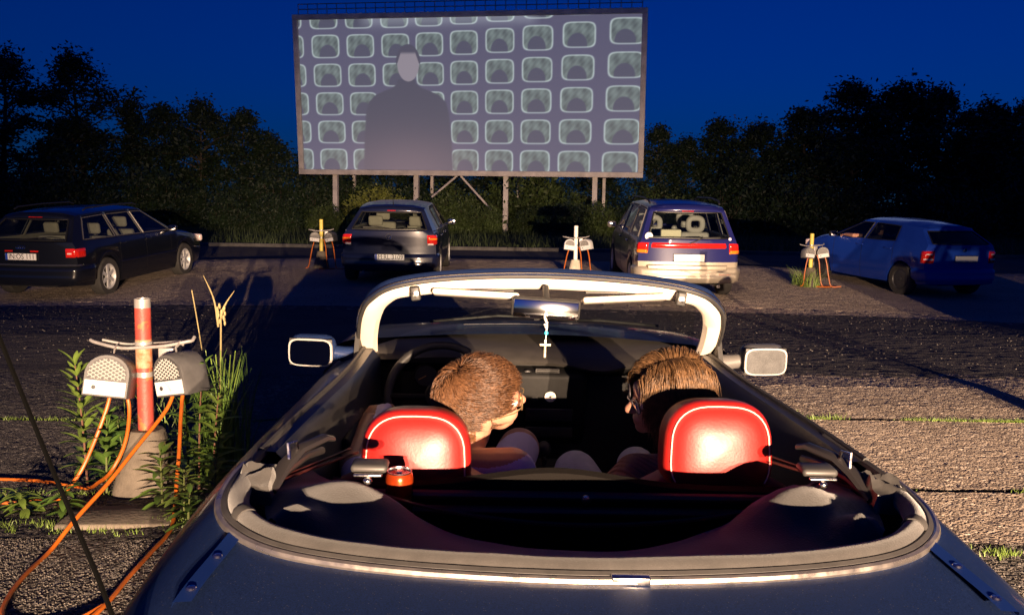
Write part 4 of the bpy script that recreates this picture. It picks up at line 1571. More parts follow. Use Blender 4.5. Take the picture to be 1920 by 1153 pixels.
def speaker(parent, loc, rotz, tilt, shell, hole=True, roll=0.0):
    """box with a round top, a diamond mesh grille and a flat white lower panel"""
    M = Matrix.Translation(loc) @ Matrix.Rotation(R(rotz), 4, 'Z') @ Matrix.Rotation(R(roll), 4, 'Y') @ Matrix.Rotation(R(tilt), 4, 'X') @ Matrix.Rotation(R(90), 4, 'X')
    w, h, dp = .105, .20, .075
    out = [(-w, -h / 2), (w, -h / 2), (w, .01)] + [(w * math.cos(a), .01 + .095 * math.sin(a)) for a in np.linspace(0.15, PI - .15, 12)] + [(-w, .01)]
    n = len(out)
    mb = MB()
    rows = []
    for sc_, d in ((.94, -dp), (1.0, -dp + .012), (1.0, dp - .012), (.955, dp)):
        rows.append([M @ Vector((x * sc_, y * sc_, d)) for x, y in out])
    mb.grid(rows, closed=True, flip=False)
    mb.add(rows[0], [tuple(range(n - 1, -1, -1))])
    mb.add(rows[-1], [tuple(range(n))])
    s = mb.build('speaker', shell, parent, True, 50)
    # lower panel and grille
    lo = [(-.093, -.088), (.093, -.088), (.093, -.022), (-.093, -.022)]
    MB().prism(lo, dp + .0005, dp + .008, M).build('lower_panel', SPKW, s, False)
    up_ = [(-.088, -.016), (.088, -.016), (.088, .02)] + [(.088 * math.cos(a), .012 + .075 * math.sin(a)) for a in np.linspace(0.12, PI - .12, 10)] + [(-.088, .02)]
    MB().prism(up_, dp + .0005, dp + .003, M).build('grille_recess', SPKD, s, False)
    gr = MB()

    def inside(x, y):
        if y < -.014:
            return False
        if y < .018:
            return abs(x) < .086
        return (x / .087) ** 2 + ((y - .012) / .073) ** 2 < 1
    for k in range(-16, 17):
        for sg in (-1, 1):
            run = []
            for q in range(41):
                x = -.09 + .18 * q / 40
                y = sg * x * .62 + k * .0185 + .03
                if inside(x, y):
                    run.append(M @ Vector((x, y, dp + .0055 + sg * .0012)))
                elif len(run) > 1:
                    break
                else:
                    run = []
            if len(run) > 2:
                gr.tube([run[0], run[-1]], .0026, 4)
    gr.build('grille', GRILLE, s, False)
    for x in (-.05,) if not hole else (-.05, .035):
        MB().lathe([(.010, .008), (.010, .012), (.006, .012), (.0055, .009), (0, .009)], 12, M @ Matrix.Translation((x, -.055, dp))).build('knob', SPKD, s)
    # strap hook on top
    MB().tube([M @ Vector((0, .095, .0)), M @ Vector((0, .125, .0)), M @ Vector((0, .145, -.03)), M @ Vector((0, .135, -.05))], .010, 8, flat=.35).build('hook', GALV, s)
    return s


def build_post(name, label, loc, paint, cap, shell, group, near=False, scale=1.0, seed=0):
    t = thing(name, label, 'speaker post', loc, group=group)
    MB().lathe([(.034, .36), (.0345, .48)], 20).build('pole', paint, t) if False else None
    p = MB().lathe([(.038, .30), (.038, .955)], 24).build('pole', paint, t)
    MB().lathe([(.0385, .955), (.0385, 1.0), (.034, 1.0), (.033, .97), (0, .97)], 24).build('pole_cap', cap, p)
    if near:
        MB().lathe([(.0388, .66), (.0388, .80)], 24).build('worn_band', PAINTO, p)
        MB().lathe([(.040, .615), (.040, .64)], 24).build('clamp_ring', GALV, p)
        MB().lathe([(.040, .755), (.041, .76), (.041, .785), (.040, .79)], 24).build('clamp_ring', GALV, p)
        MB().box((.10, .03, .66), (.075, .03, .19), bev=.006).build('junction_plate', GALV, t)
    cb = MB()
    rows = []
    for z, r in ((-.06, .165), (.0, .160), (.04, .152), (.34, .082), (.352, .072), (.352, .038)):
        rows.append([(r * 1.04 * abs(math.cos(a)) ** .75 * (1 if math.cos(a) > 0 else -1), r * 1.04 * abs(math.sin(a)) ** .75 * (1 if math.sin(a) > 0 else -1), z) for a in np.linspace(0, 2 * PI, 33)[:-1]])
    cb.grid(rows, closed=True, flip=False)
    cb.build('concrete_foot', CONC, t)
    # hanger bar
    MB().tube(catmull([(-.25, -.02, .795), (-.22, -.03, .785), (-.10, -.045, .762), (0, -.045, .765), (.12, -.045, .775), (.22, -.035, .795), (.245, -.02, .80), (.25, .0, .815)], 24), .0085, 8).build('hanger_bar', GALV, t)
    MB().tube(catmull([(-.21, .02, .79), (-.10, .035, .768), (.0, .045, .77), (.12, .035, .78), (.19, .02, .79)], 16), .007, 8).build('hanger_bar', GALV, t)
    speaker(t, (-.122, -.095, .635), 8, -8, shell, False, 7)
    speaker(t, (.205, -.075, .648), -30 if near else 5, 2, shell, False, -11)
    return t


PG = 'speaker posts between the parking bays'
PY = 4.36
post0 = build_post('speaker_post', 'red speaker post with two grey speakers and orange cables beside the convertible', (-1.80, PY, zx(-1.8, PY) - .035), PAINTR, GALV, SPKN, PG, True)
MB().box((-1.80 + .0, 0, 0), (.001, .001, .001)) if False else None
pad = MB().box((-1.74, 3.93, zx(-1.74, 3.93) + .006), (.50, .26, .05), rot=Matrix.Rotation(R(4), 3, 'Z'), bev=.012).build('paving_slab', mat('slab_concrete', (0.16, 0.135, 0.105), 0.9, var=0.25, vscale=6, bump=0.5))
tag(pad, 'small grey paving slab in front of the near red speaker post', 'slab')


def cable(label, pts, rad=.009, n=60, parent=None, name='speaker_cable'):
    P = catmull(pts, n)
    o = MB().tube(P, rad, 8).build(name, CABLE, parent)
    if parent is None:
        tag(o, label, 'cable', 'orange speaker cables of the near post')
    return o


def G(x, y, dz=.010):
    return (x, y, zx(x, y) + dz)


cable('orange cable from the left speaker running left along the ground', [(-1.925, PY - .09, .59), (-1.945, PY - .10, .50), (-1.985, 4.22, .36), (-2.03, 4.16, .22), (-2.09, 4.15, .135), G(-2.16, 4.17), G(-2.28, 4.17), G(-2.42, 4.13), G(-2.75, 4.18)])
cable('orange cable hanging behind the left speaker of the red post', [(-1.885, PY - .04, .60), (-1.855, PY - .06, .48), (-1.845, 4.22, .34), (-1.885, 4.16, .22), (-1.98, 4.22, .14), G(-2.12, 4.36), G(-2.40, 4.45), G(-2.8, 4.47)])
cable('orange cable from the right speaker looping low in front of the post', [(-1.62, PY - .09, .585), (-1.64, 4.20, .50), (-1.70, 4.02, .38), (-1.76, 3.84, .26), (-1.82, 3.66, .16), G(-1.86, 3.52), G(-1.835, 3.30), G(-1.79, 3.10), G(-1.72, 2.93), G(-1.60, 2.86), G(-1.47, 2.92), G(-1.42, 3.02)])
cable('orange cable from the right speaker curving down towards the car', [(-1.575, PY - .10, .60), (-1.56, 4.18, .48), (-1.535, 4.08, .34), (-1.52, 4.0, .22), (-1.50, 3.92, .13), G(-1.455, 3.74), G(-1.44, 3.5), G(-1.43, 3.26), G(-1.415, 3.02), G(-1.45, 2.86), G(-1.6, 2.70)])


def far_post(label, x, y, paint, cap, shell, rz, foot=None):
    o = copy_tree(post0)
    o['label'] = label
    o.location = (x, y, zx(x, y))
    o.rotation_euler = (0, 0, R(rz))

    def rep(q):
        for ch in q.children:
            if ch.name.startswith(('pole.', 'pole_cap', 'worn_band')) or (ch.name.startswith('speaker.') or ch.name == 'speaker'):
                ch.data = ch.data.copy()
                m = paint if ch.name.startswith(('pole.',)) or ch.name.startswith('worn') else cap if ch.name.startswith('pole_cap') else shell
                ch.data.materials.clear()
                ch.data.materials.append(m)
            rep(ch)
    rep(o)
    if foot:
        for ch in o.children:
            if ch.name.startswith('concrete_foot'):
                ch.data = ch.data.copy()
                ch.data.materials[0] = foot
    for pts in (
        [(-.12, -.13, .58), (-.16, -.14, .45), (-.20, -.16, .25), (-.24, -.2, .05), (-.30, -.22, .015)],
        [(.06, -.12, .60), (.10, -.14, .45), (.12, -.16, .22), (.16, -.2, .012), (.3, -.3, .012), (.1, -.36, .012), (-.02, -.26, .012)],
        [(.22, -.12, .58), (.26, -.14, .42), (.29, -.17, .2), (.33, -.22, .012), (.5, -.28, .012)]):
        cable(None, pts, .011, 26, o, 'cable')
    return o


far_post('yellow tipped speaker post with dark speakers beside the dark hatchback', -3.95, 18.6, PAINTY, PAINTY, SPKD, 6)
far_post('brightly lit white speaker post beside the two-tone people carrier', 1.21, 17.4, PAINTW, PAINTW, SPKW, -4, mat('lit_concrete', (0.5, 0.45, 0.36), 0.9, var=0.15, vscale=10))  # paler foot: the strong light on it is put into the concrete colour
far_post('yellow speaker post with grey speakers before the front of the blue hatchback', 5.72, 17.3, PAINTY, PAINTY, SPK, 10)
rp = copy_tree(post0)
rp['label'] = 'red speaker post on the other side of the convertible, outside the picture'
rp.location = (3.5, 4.5, zg(4.5))
# ------------------------------------------------------------------ parked cars
TAILRED = mat('tail_lens_red', (0.62, 0.015, 0.01), 0.12, coat=0.6, var=0.25, vscale=30)
TAILOR = mat('tail_lens_amber', (0.85, 0.22, 0.02), 0.12, coat=0.6)
TAILWH = mat('tail_lens_clear', (0.75, 0.62, 0.58), 0.12, coat=0.6)
PLATE = mat('plate_white', (0.80, 0.79, 0.76), 0.4)
PLATEINK = mat('plate_ink', (0.02, 0.02, 0.02), 0.5)
PLATEBLUE = mat('plate_blue', (0.02, 0.06, 0.4), 0.4)
CARGLASS = glass('car_window_glass', (0.72, 0.78, 0.76), 0.03)
DARKGLASS = glass('dark_window_glass', (0.42, 0.46, 0.47), 0.04)
TRIMBLK = mat('black_window_trim', (0.012, 0.012, 0.012), 0.45)
WELL = mat('wheel_well_black', (0.008, 0.008, 0.008), 0.9)
BEIGE = mat('beige_seat_cloth', (0.42, 0.38, 0.30), 0.85, var=0.08, vscale=10)
GREYCL = mat('grey_seat_cloth', (0.3, 0.285, 0.27), 0.9, var=0.1, vscale=10)
CHR2 = mat('bright_chrome', (0.8, 0.8, 0.8), 0.12, 1.0)
NROW = 12


def cabin_sec(st):
    w, zs, zb, wb, zt, wt, zc = (st[k] for k in ('w', 'zs', 'zb', 'wb', 'zt', 'wt', 'zc'))
    y, yr = st['y'], st.get('yr', st['y'])
    yb = st.get('yb', y)
    xz = [(0, zs - .03), (w * .62, zs - .03), (w * .94, zs), (w * .985, zs + .13), (w, zs + .33), (w * .985, zb - .09), (wb, zb), (wb - .012, zb + .03),
          (wt + .030, zt - .055), (wt, zt), (wt * .62, zc - .012), (0, zc)]
    ys = [yb, yb, yb, lerp(yb, y, .1) if yb == y else y - .012, y, y, y, lerp(y, yr, .07), lerp(y, yr, .90), yr, yr, yr]
    return [Vector((x, yy, z)) for (x, z), yy in zip(xz, ys)]


def hood_sec(st):
    w, zs, zb, zh, y = st['w'], st['zs'], st['zb'], st['zh'], st['y']
    xz = [(0, zs - .03), (w * .62, zs - .03), (w * .94, zs), (w * .985, zs + .12), (w, lerp(zs, zb, .55)), (w * .99, zb - .06), (w * .96, zb), (w * .91, zb + .018),
          (w * .80, zh - .02), (w * .62, zh - .006), (w * .34, zh), (0, zh + .004)]
    return [Vector((x, y, z)) for x, z in xz]


class Car:
    def __init__(s, name, label, cat_label, spec):
        s.sp = spec
        s.root = thing(name, label, 'car', group='cars parked facing the screen')
        secs, hood, win = [], [], []
        for st in spec['stations']:
            secs.append(hood_sec(st) if 'zh' in st else cabin_sec(st))
            hood.append('zh' in st)
            win.append(st.get('win', 0))
        D, W = [], []
        n = len(secs)
        for i in range(n - 1):
            L = max((secs[i][r] - secs[i + 1][r]).length for r in range(NROW))
            m = max(1, int(L / .07))
            for k in range(m):
                t = k / m
                row = []
                for r in range(NROW):
                    p1, p2 = secs[i][r], secs[i + 1][r]
                    same = hood[i] == hood[i + 1]
                    p0 = secs[i - 1][r] if i > 0 and hood[i - 1] == hood[i] and same else p1 * 2 - p2
                    p3 = secs[i + 2][r] if i + 2 < n and hood[i + 2] == hood[i + 1] and same else p2 * 2 - p1
                    if not same:
                        row.append(lerp(p1, p2, t))
                    else:
                        q = 0.5 * ((2 * p1) + (p2 - p0) * t + (2 * p0 - 5 * p1 + 4 * p2 - p3) * t * t + (3 * p1 - p0 - 3 * p2 + p3) * t ** 3)
                        q.y = lerp(p1.y, p2.y, t)
                        row.append(q)
                D.append(row)
                W.append(win[i] if not (hood[i] and not hood[i + 1]) else 9)
        D.append(secs[-1])
        # wheel arches
        for row in D:
            for ya in spec['axles']:
                dy = row[4].y - ya
                Ra = spec['arch']
                if abs(dy) < Ra:
                    za = spec['rw'] + math.sqrt(Ra * Ra - dy * dy) * 1.0
                    row[1].z = max(row[1].z, za)
                    row[2].z = max(row[2].z, za)
                    row[2].x = row[4].x * .985
                    row[3].z = max(row[3].z, za + .02)
                    row[4].z = max(row[4].z, za + .06)
                    row[5].z = max(row[5].z, za + .10)
        s.D, s.W = D, W
        s.caprows = []
        last = D[-1]
        NC = 17
        for r in range(2, NROW):
            bl = spec['bulge'][0] if r <= 6 else lerp(spec['bulge'][0], spec['bulge'][1], (r - 6) / 3) if r <= 9 else spec['bulge'][1]
            row = []
            for c in range(NC):
                u = -1 + 2 * c / (NC - 1)
                p = last[r]
                if r <= 9:
                    row.append(Vector((u * p.x, p.y - bl * (1 - abs(u) ** 2.6), p.z + (0 if r != 9 else (last[11].z - p.z) * (1 - u * u)))))
            if row:
                s.caprows.append(row)
        s.NC = NC

    def side(s, sg, i, r):
        p = s.D[i][r]
        return Vector((sg * p.x, p.y, p.z))

    def body(s, paint, inner=None, lower=None, lower_row=3, solid=.03):
        D, W, NCc = s.D, s.W, s.NC
        mb = MB()
        gl, ws, rg = [MB(), MB()], MB(), MB()
        n = len(D)
        panes = {}
        for sg in (-1, 1):
            for i in range(n - 1):
                for r in range(NROW - 1):
                    q = [s.side(sg, i, r), s.side(sg, i, r + 1), s.side(sg, i + 1, r + 1), s.side(sg, i + 1, r)]
                    if sg < 0:
                        q = q[::-1]
                    if r == 7 and W[i] not in (0, 9):
                        panes.setdefault((sg, W[i]), MB()).add(q, [(0, 1, 2, 3)])
                    elif W[i] == 9 and r >= 7:
                        ws.add(q, [(0, 1, 2, 3)])
                    else:
                        mb.add(q, [(0, 1, 2, 3)], 1 if (lower and 1 <= r <= lower_row) else 2 if r == 0 else 0)
        m0, m1 = s.sp.get('rwin', (2, 14))
        for j in range(len(s.caprows) - 1):
            for c in range(NCc - 1):
                q = [s.caprows[j][c], s.caprows[j + 1][c], s.caprows[j + 1][c + 1], s.caprows[j][c + 1]][::-1]
                if j == 5 and m0 <= c < m1:
                    rg.add(q, [(0, 1, 2, 3)])
                else:
                    mb.add(q, [(0, 1, 2, 3)], 1 if (lower and j + 2 <= lower_row) else 0)
        # close the nose
        f = D[0]
        nose = [s.side(-1, 0, r) for r in range(NROW)] + [s.side(1, 0, r) for r in range(NROW - 2, -1, -1)]
        mb.add(nose, [tuple(range(len(nose)))])
        # roof strip above the rear cap
        mats = [paint, lower or paint, WELL]
        o = mb.build('body', mats, s.root, True, 35)
        bm = bmesh.new()
        bm.from_mesh(o.data)
        bmesh.ops.remove_doubles(bm, verts=bm.verts, dist=.0015)
        bm.to_mesh(o.data)
        bm.free()
        o.data.polygons.foreach_set('use_smooth', [True] * len(o.data.polygons))
        o.data.set_sharp_from_angle(angle=R(38))
        if inner:
            for _ in range(3):
                o.data.materials.append(inner)
            md = o.modifiers.new('lining', 'SOLIDIFY')
            md.thickness = solid
            md.offset = -1
            md.material_offset = 3
            md.material_offset_rim = 0
        s.bodyo = o
        gm = s.sp.get('glass', CARGLASS)
        for k, g in panes.items():
            w = g.build('side_window', gm, s.root)
        ws.build('windscreen', gm, s.root)
        s.rglass = rg.build('rear_window', gm, s.root)
        # black surround of the rear window
        b = s.caprows
        loop = [b[5][c] for c in range(m0, m1 + 1)] + [b[6][c] for c in range(m1, m0 - 1, -1)]
        loop.append(loop[0])
        MB().tube([p + Vector((0, -.004, 0)) for p in loop], .012, 6, cap=False).build('window_seal', TRIMBLK, s.rglass)
        return o

    def rp(s, u, v, off=0.0):
        """point on the tail: u -1..1 across the cap, beyond that forward along the side; v is a row number"""
        def raw(u, v):
            r = max(2, min(v, 8.999))
            j = r - 2
            j0 = int(j)
            t = j - j0
            if abs(u) <= 1:
                c = (u + 1) / 2 * (s.NC - 1)
                c0 = min(int(c), s.NC - 2)
                tc = c - c0
                a = lerp(s.caprows[j0][c0], s.caprows[j0][c0 + 1], tc)
                b = lerp(s.caprows[j0 + 1][c0], s.caprows[j0 + 1][c0 + 1], tc)
                return lerp(a, b, t)
            sg = 1 if u > 0 else -1
            dist = (abs(u) - 1)
            i = len(s.D) - 1
            y0 = s.D[-1][4].y
            while i > 1 and s.D[i - 1][4].y - y0 < dist:
                i -= 1
            ya, yb = s.D[i][4].y - y0, s.D[i - 1][4].y - y0
            tt = 0 if yb == ya else max(0, min(1, (dist - ya) / (yb - ya)))
            def rr(k):
                return lerp(lerp(s.side(sg, k, j0 + 2), s.side(sg, k, j0 + 3), t), Vector((0, 0, 0)), 0)
            return lerp(rr(i), rr(i - 1), tt)
        p = raw(u, v)
        if off:
            e = .03
            du = raw(u + e, v) - raw(u - e, v)
            dv = raw(u, v + .05) - raw(u, v - .05)
            nn = du.cross(dv)
            if nn.length > 1e-9:
                nn.normalize()
                out = Vector((p.x, (p.y - s.D[-1][4].y - .6) * 1.2, 0))
                if nn.dot(out) < 0:
                    nn = -nn
                p = p + nn * off
        return p

    def vz(s, u, z):
        """row number on the tail where the height is z"""
        lo, hi = 2.0, 8.99
        for _ in range(28):
            m = (lo + hi) / 2
            if s.rp(u, m).z < z:
                lo = m
            else:
                hi = m
        return (lo + hi) / 2

    def patch(s, name, mtl, u0, u1, z0, z1, off, nu=10, nv=5, parent=None, thick=None, sag=0.0):
        rows = []
        us = [u0 + (u1 - u0) * i / nu for i in range(nu + 1)]
        for j in range(nv + 1):
            row = []
            for u in us:
                z = lerp(z0, z1, j / nv)
                edge = 0.0
                if j in (0, nv) or u in (us[0], us[-1]):
                    edge = off + .02 if thick is None else thick
                row.append(s.rp(u, s.vz(u, z), off - edge))
            rows.append(row)
        return MB().grid(rows, flip=(u1 < u0)).build(name, mtl, parent or s.root, True, 60)

    def plate(s, txt, u, z, w=.52, h=.11, band=True, mtl=None, off=.022):
        p = s.rp(u, s.vz(u, z), off)
        t = s.rp(u, s.vz(u, z + .06)) - s.rp(u, s.vz(u, z - .06))
        lean = math.atan2(t.y, t.z)
        M = Matrix.Translation(p) @ Matrix.Rotation(-lean * .6, 4, 'X') @ Matrix.Rotation(R(90), 4, 'X')
        out = [(-w / 2, -h / 2), (w / 2, -h / 2), (w / 2, h / 2), (-w / 2, h / 2)]
        o = MB().prism(out, -.006, .004, M).build('number_plate', mtl or PLATE, s.root, False)
        fr = MB()
        fr.tube([M @ Vector((x, y, .004)) for x, y in out + out[:1]], .005, 4, cap=False)
        fr.build('plate_frame', TRIMBLK, o, False)
        if band:
            MB().prism([(-w / 2 + .004, -h / 2 + .004), (-w / 2 + .042, -h / 2 + .004), (-w / 2 + .042, h / 2 - .004), (-w / 2 + .004, h / 2 - .004)], .0045, .006, M).build('country_band', PLATEBLUE, o, False)
        if txt:
            text_mesh(txt, h * 1.08, PLATEINK, 'plate_text', o, M @ Matrix.Translation((.016, 0, .0055)) @ Matrix.Scale(.86, 4, (1, 0, 0)))
        return o

    def mirror(s, sg, y, z, mtl, x):
        m = MB().box((sg * (x + .10), y, z + .05), (.17, .085, .115), bev=.038).build('door_mirror', mtl, s.root)
        MB().box((sg * (x + .10), y - .044, z + .05), (.145, .006, .09), bev=.002).build('mirror_pane', MIRROR, m)
        MB().tube([(sg * (x - .02), y + .01, z), (sg * (x + .05), y, z + .03)], .022, 8).build('mirror_foot', mtl, m)

    def wheels(s, rim, x, w=.19, style=0, nsp=6):
        for ya in s.sp['axles']:
            for sg in (-1, 1):
                wheel(s.root, sg * x, ya, s.sp['rw'], w, sg, TYRE, rim, nsp, style)

    def seats(s, cloth, yf, yrr, zb, rear=True, wide=.36, hole=False, hr=True):
        def one(x, y, z, w, head=True):
            b = MB().box((x, y, z - .28), (w, .13, .60), rot=Matrix.Rotation(R(12), 3, 'X'), bev=.05).build('seat_back', cloth, s.root)
            MB().box((x, y + .26, z - .52), (w, .5, .16), bev=.05).build('seat_cushion', cloth, s.root)
            if head:
                h = MB()
                if not hole:
                    h.box((x, y - .075, z + .145), (.27, .09, .19), rot=Matrix.Rotation(R(10), 3, 'X'), bev=.045)
                else:
                    rr = []
                    for k in range(25):
                        a = 2 * PI * k / 24
                        rr.append((x + .125 * abs(math.cos(a)) ** .7 * (1 if math.cos(a) > 0 else -1), y - .08 + .0 * a, z + .155 + .11 * abs(math.sin(a)) ** .7 * (1 if math.sin(a) > 0 else -1)))
                    h.tube(rr, .052, 10, cap=False)
                h.build('headrest', cloth, b)
        for x in (-wide, wide):
            one(x, yf, zb + .06, .50)
        if rear:
            for x in (-wide * 1.05, wide * 1.05):
                one(x, yrr, zb + .0, .52, hr)
        sd = s.D[0]
        MB().box((0, yf + .95, zb - .12), (1.35, .35, .25), bev=.08).build('dashboard', TRIMBLK, s.root)
        ringp = [(-.36 + .18 * math.cos(a), yf + .62 + .07 * math.sin(a), zb - .05 + .17 * math.sin(a)) for a in np.linspace(0, 2 * PI, 25)]
        MB().tube(ringp, .014, 6, cap=False).build('steering_wheel', TRIMBLK, s.root)

    def handles(s, ys, z, mtl):
        for sg in (-1, 1):
            for y in ys:
                i = min(range(len(s.D)), key=lambda k: abs(s.D[k][5].y - y))
                p5, p6 = s.D[i][5], s.D[i][6]
                t = (z - p5.z) / max(1e-6, p6.z - p5.z)
                x = lerp(p5.x, p6.x, max(0, min(1, t)))
                MB().box((sg * (x + .012), y, z), (.028, .19, .03), bev=.010).build('door_handle', mtl, s.root)

    def seams(s, ys, mtl=TRIMBLK):
        for sg in (-1, 1):
            for y in ys:
                i = min(range(len(s.D)), key=lambda k: abs(s.D[k][4].y - y))
                pts = [s.side(sg, i, r) + Vector((sg * .0012, 0, 0)) for r in (2, 3, 4, 5, 6)]
                MB().tube(pts, .004, 4, flat=.5).build('door_gap', mtl, s.root)

    def belt(s, mtl, r=6, name='belt_trim', rad=.007, y0=-9, y1=9):
        for sg in (-1, 1):
            pts = [s.side(sg, i, r) + Vector((sg * .002, 0, .004)) for i in range(len(s.D)) if y0 < s.D[i][r].y < y1]
            MB().tube(pts, rad, 5).build(name, mtl, s.root)

    def frames(s, mtl, rad=.010):
        """bright or black trim round every side window"""
        D, W = s.D, s.W
        for sg in (-1, 1):
            i = 0
            while i < len(W):
                if W[i] not in (0, 9):
                    j = i
                    while j < len(W) and W[j] == W[i]:
                        j += 1
                    loop = [s.side(sg, k, 7) for k in range(i, j + 1)] + [s.side(sg, k, 8) for k in range(j, i - 1, -1)]
                    loop.append(loop[0])
                    MB().tube([p + Vector((sg * .003, 0, 0)) for p in loop], rad, 5, cap=False).build('window_trim', mtl, s.root)
                    i = j
                else:
                    i += 1

    def place(s, x, y, yaw, axle_l):
        """rear axle centre goes to (x, y)"""
        d = Vector((-math.sin(R(yaw)), math.cos(R(yaw))))
        yr_, yf_ = y, y + d.y * axle_l
        z0, z1 = zx(x, yr_), zx(x + d.x * axle_l, yf_)
        pit = math.atan2(z1 - z0, axle_l * 1.0)
        # the tyres also have to follow the slope from side to side on an angled car
        loc = Vector((x, y, z0)) - (Matrix.Rotation(R(yaw), 3, 'Z') @ Matrix.Rotation(pit, 3, 'X')) @ Vector((0, s.sp['axles'][1], 0))
        s.root.location = loc
        s.root.rotation_euler = (pit, 0, R(yaw))


# ---- dark hatchback in the middle left
golf = Car('hatchback', 'dark blue hatchback with plate M RL 3109 below the screen', 'car', dict(
    stations=[dict(y=2.08, w=.66, zs=.30, zb=.58, zh=.62), dict(y=1.98, w=.76, zs=.24, zb=.68, zh=.73), dict(y=1.5, w=.845, zs=.2, zb=.80, zh=.88), dict(y=.98, w=.862, zs=.2, zb=.90, zh=.97),
              dict(y=.93, yr=.10, w=.866, zs=.2, zb=.92, wb=.83, zt=1.375, wt=.60, zc=1.43),
              dict(y=.84, yr=.04, w=.867, zs=.2, zb=.92, wb=.83, zt=1.385, wt=.60, zc=1.435, win=1),
              dict(y=-.12, yr=-.20, w=.868, zs=.2, zb=.935, wb=.83, zt=1.39, wt=.605, zc=1.445),
              dict(y=-.20, yr=-.28, w=.868, zs=.2, zb=.935, wb=.83, zt=1.39, wt=.605, zc=1.445, win=2),
              dict(y=-1.08, yr=-.98, w=.866, zs=.22, zb=.95, wb=.825, zt=1.37, wt=.60, zc=1.43),
              dict(y=-1.55, yr=-1.38, w=.86, zs=.24, zb=.955, wb=.81, zt=1.34, wt=.59, zc=1.40),
              dict(y=-1.88, yr=-1.50, yb=-1.93, w=.825, zs=.27, zb=.955, wb=.765, zt=1.325, wt=.575, zc=1.375)],
    axles=(1.255, -1.255), arch=.345, rw=.31, bulge=(.09, .06), rwin=(1, 15)))
GP = mat('dark_navy_hatch_paint', (0.007, 0.010, 0.034), 0.3, 0.0, spec=0.15, coat=0.6)
golf.body(GP, BEIGE)
golf.wheels(ALLOY, .77)
golf.seats(BEIGE, .05, -.85, .93)
golf.frames(TRIMBLK)
golf.seams((.80, -.16, -1.0))
golf.handles((-.05, -.92), .84, GP)
golf.belt(TRIMBLK)
for sg in (-1, 1):
    t = golf.patch('tail_light', TAILRED, sg * .80, sg * 1.16, .70, .915, .014)
    golf.patch('turn_lens', TAILOR, sg * .82, sg * 1.15, .80, .845, .018, parent=t)
    golf.patch('reverse_lens', TAILWH, sg * .815, sg * .96, .706, .755, .018, parent=t)
    golf.mirror(sg, .72, .93, GP, .84)
golf.patch('bumper', GP, -1.30, 1.30, .29, .575, .040, 40, 6)
golf.patch('bumper_gap', TRIMBLK, -1.2, 1.2, .578, .592, .006, 30, 1)
golf.plate('M:RL 3109', 0.02, .50, off=.052)
golf.patch('high_brake_light', TAILRED, -.16, .16, 1.285, 1.315, .014, 6, 2)
em = golf.rp(0, golf.vz(0, .86), .012)
eb = MB().tube([em + Vector((.052 * math.cos(a), -.004, .052 * math.sin(a))) for a in np.linspace(0, 2 * PI, 25)], .006, 6, cap=False)
for sx in (-1, 1):
    eb.tube([em + Vector((sx * .026, -.004, .044)), em + Vector((sx * .004, -.004, .006))], .004, 5)
    eb.tube([em + Vector((sx * .046, -.004, .016)), em + Vector((sx * .024, -.004, -.042)), em + Vector((0, -.004, -.004))], .004, 5)
eb.build('emblem', CHR2, golf.root)
MB().tube([(0, -1.30, 1.395), (0, -1.36, 1.50), (0, -1.46, 1.66)], [.009, .004, .003], 6).build('roof_aerial', TRIMBLK, golf.root)
MB().tube([golf.rp(.05, golf.vz(.05, .985), .02), golf.rp(-.30, golf.vz(-.30, 1.02), .02), golf.rp(-.62, golf.vz(-.62, 1.0), .02)], .008, 6).build('wiper', TRIMBLK, golf.root)
MB().tube([(-.45, -1.95, .24), (-.45, -2.03, .235)], .028, 10).build('exhaust', CHROME, golf.root)
for sg in (-1, 1):
    MB().box((sg * .58, 2.00, .66), (.30, .12, .15), rot=Matrix.Rotation(R(-sg * 14), 3, 'Z'), bev=.04).build('headlight', TAILWH, golf.root)
golf.place(-2.19, 16.62, 0.5, 2.51)

# ---- black estate on the left
audi = Car('estate_car', 'black estate car with beige seats at the left edge', 'car', dict(
    stations=[dict(y=2.42, w=.64, zs=.30, zb=.60, zh=.64), dict(y=2.30, w=.78, zs=.24, zb=.68, zh=.73), dict(y=1.8, w=.885, zs=.2, zb=.80, zh=.87), dict(y=1.05, w=.905, zs=.2, zb=.90, zh=.96),
              dict(y=1.00, yr=.22, w=.905, zs=.2, zb=.92, wb=.865, zt=1.37, wt=.60, zc=1.43),
              dict(y=.90, yr=.14, w=.905, zs=.2, zb=.92, wb=.865, zt=1.385, wt=.60, zc=1.44, win=1),
              dict(y=-.10, yr=-.18, w=.908, zs=.2, zb=.935, wb=.866, zt=1.395, wt=.61, zc=1.452),
              dict(y=-.18, yr=-.26, w=.908, zs=.2, zb=.935, wb=.866, zt=1.395, wt=.61, zc=1.452, win=2),
              dict(y=-.98, yr=-.98, w=.908, zs=.2, zb=.945, wb=.862, zt=1.39, wt=.61, zc=1.448),
              dict(y=-1.06, yr=-1.05, w=.907, zs=.21, zb=.945, wb=.862, zt=1.39, wt=.61, zc=1.446, win=3),
              dict(y=-1.98, yr=-1.62, w=.90, zs=.24, zb=.955, wb=.84, zt=1.365, wt=.60, zc=1.425),
              dict(y=-2.22, yr=-1.80, yb=-2.27, w=.868, zs=.28, zb=.955, wb=.80, zt=1.345, wt=.59, zc=1.40)],
    axles=(1.38, -1.38), arch=.355, rw=.322, bulge=(.10, .07), rwin=(1, 15)))
AP = mat('black_estate_paint', (0.005, 0.006, 0.011), 0.3, 0.0, spec=0.15, coat=0.7)
audi.body(AP, BEIGE)
audi.wheels(ALLOY, .805, .20)
audi.seats(BEIGE, .05, -.85, .94)
audi.frames(mat('satin_window_trim', (0.25, 0.24, 0.22), 0.4, 0.7), .009)
audi.seams((.86, -.14, -1.0))
audi.handles((-.02, -.90), .85, AP)
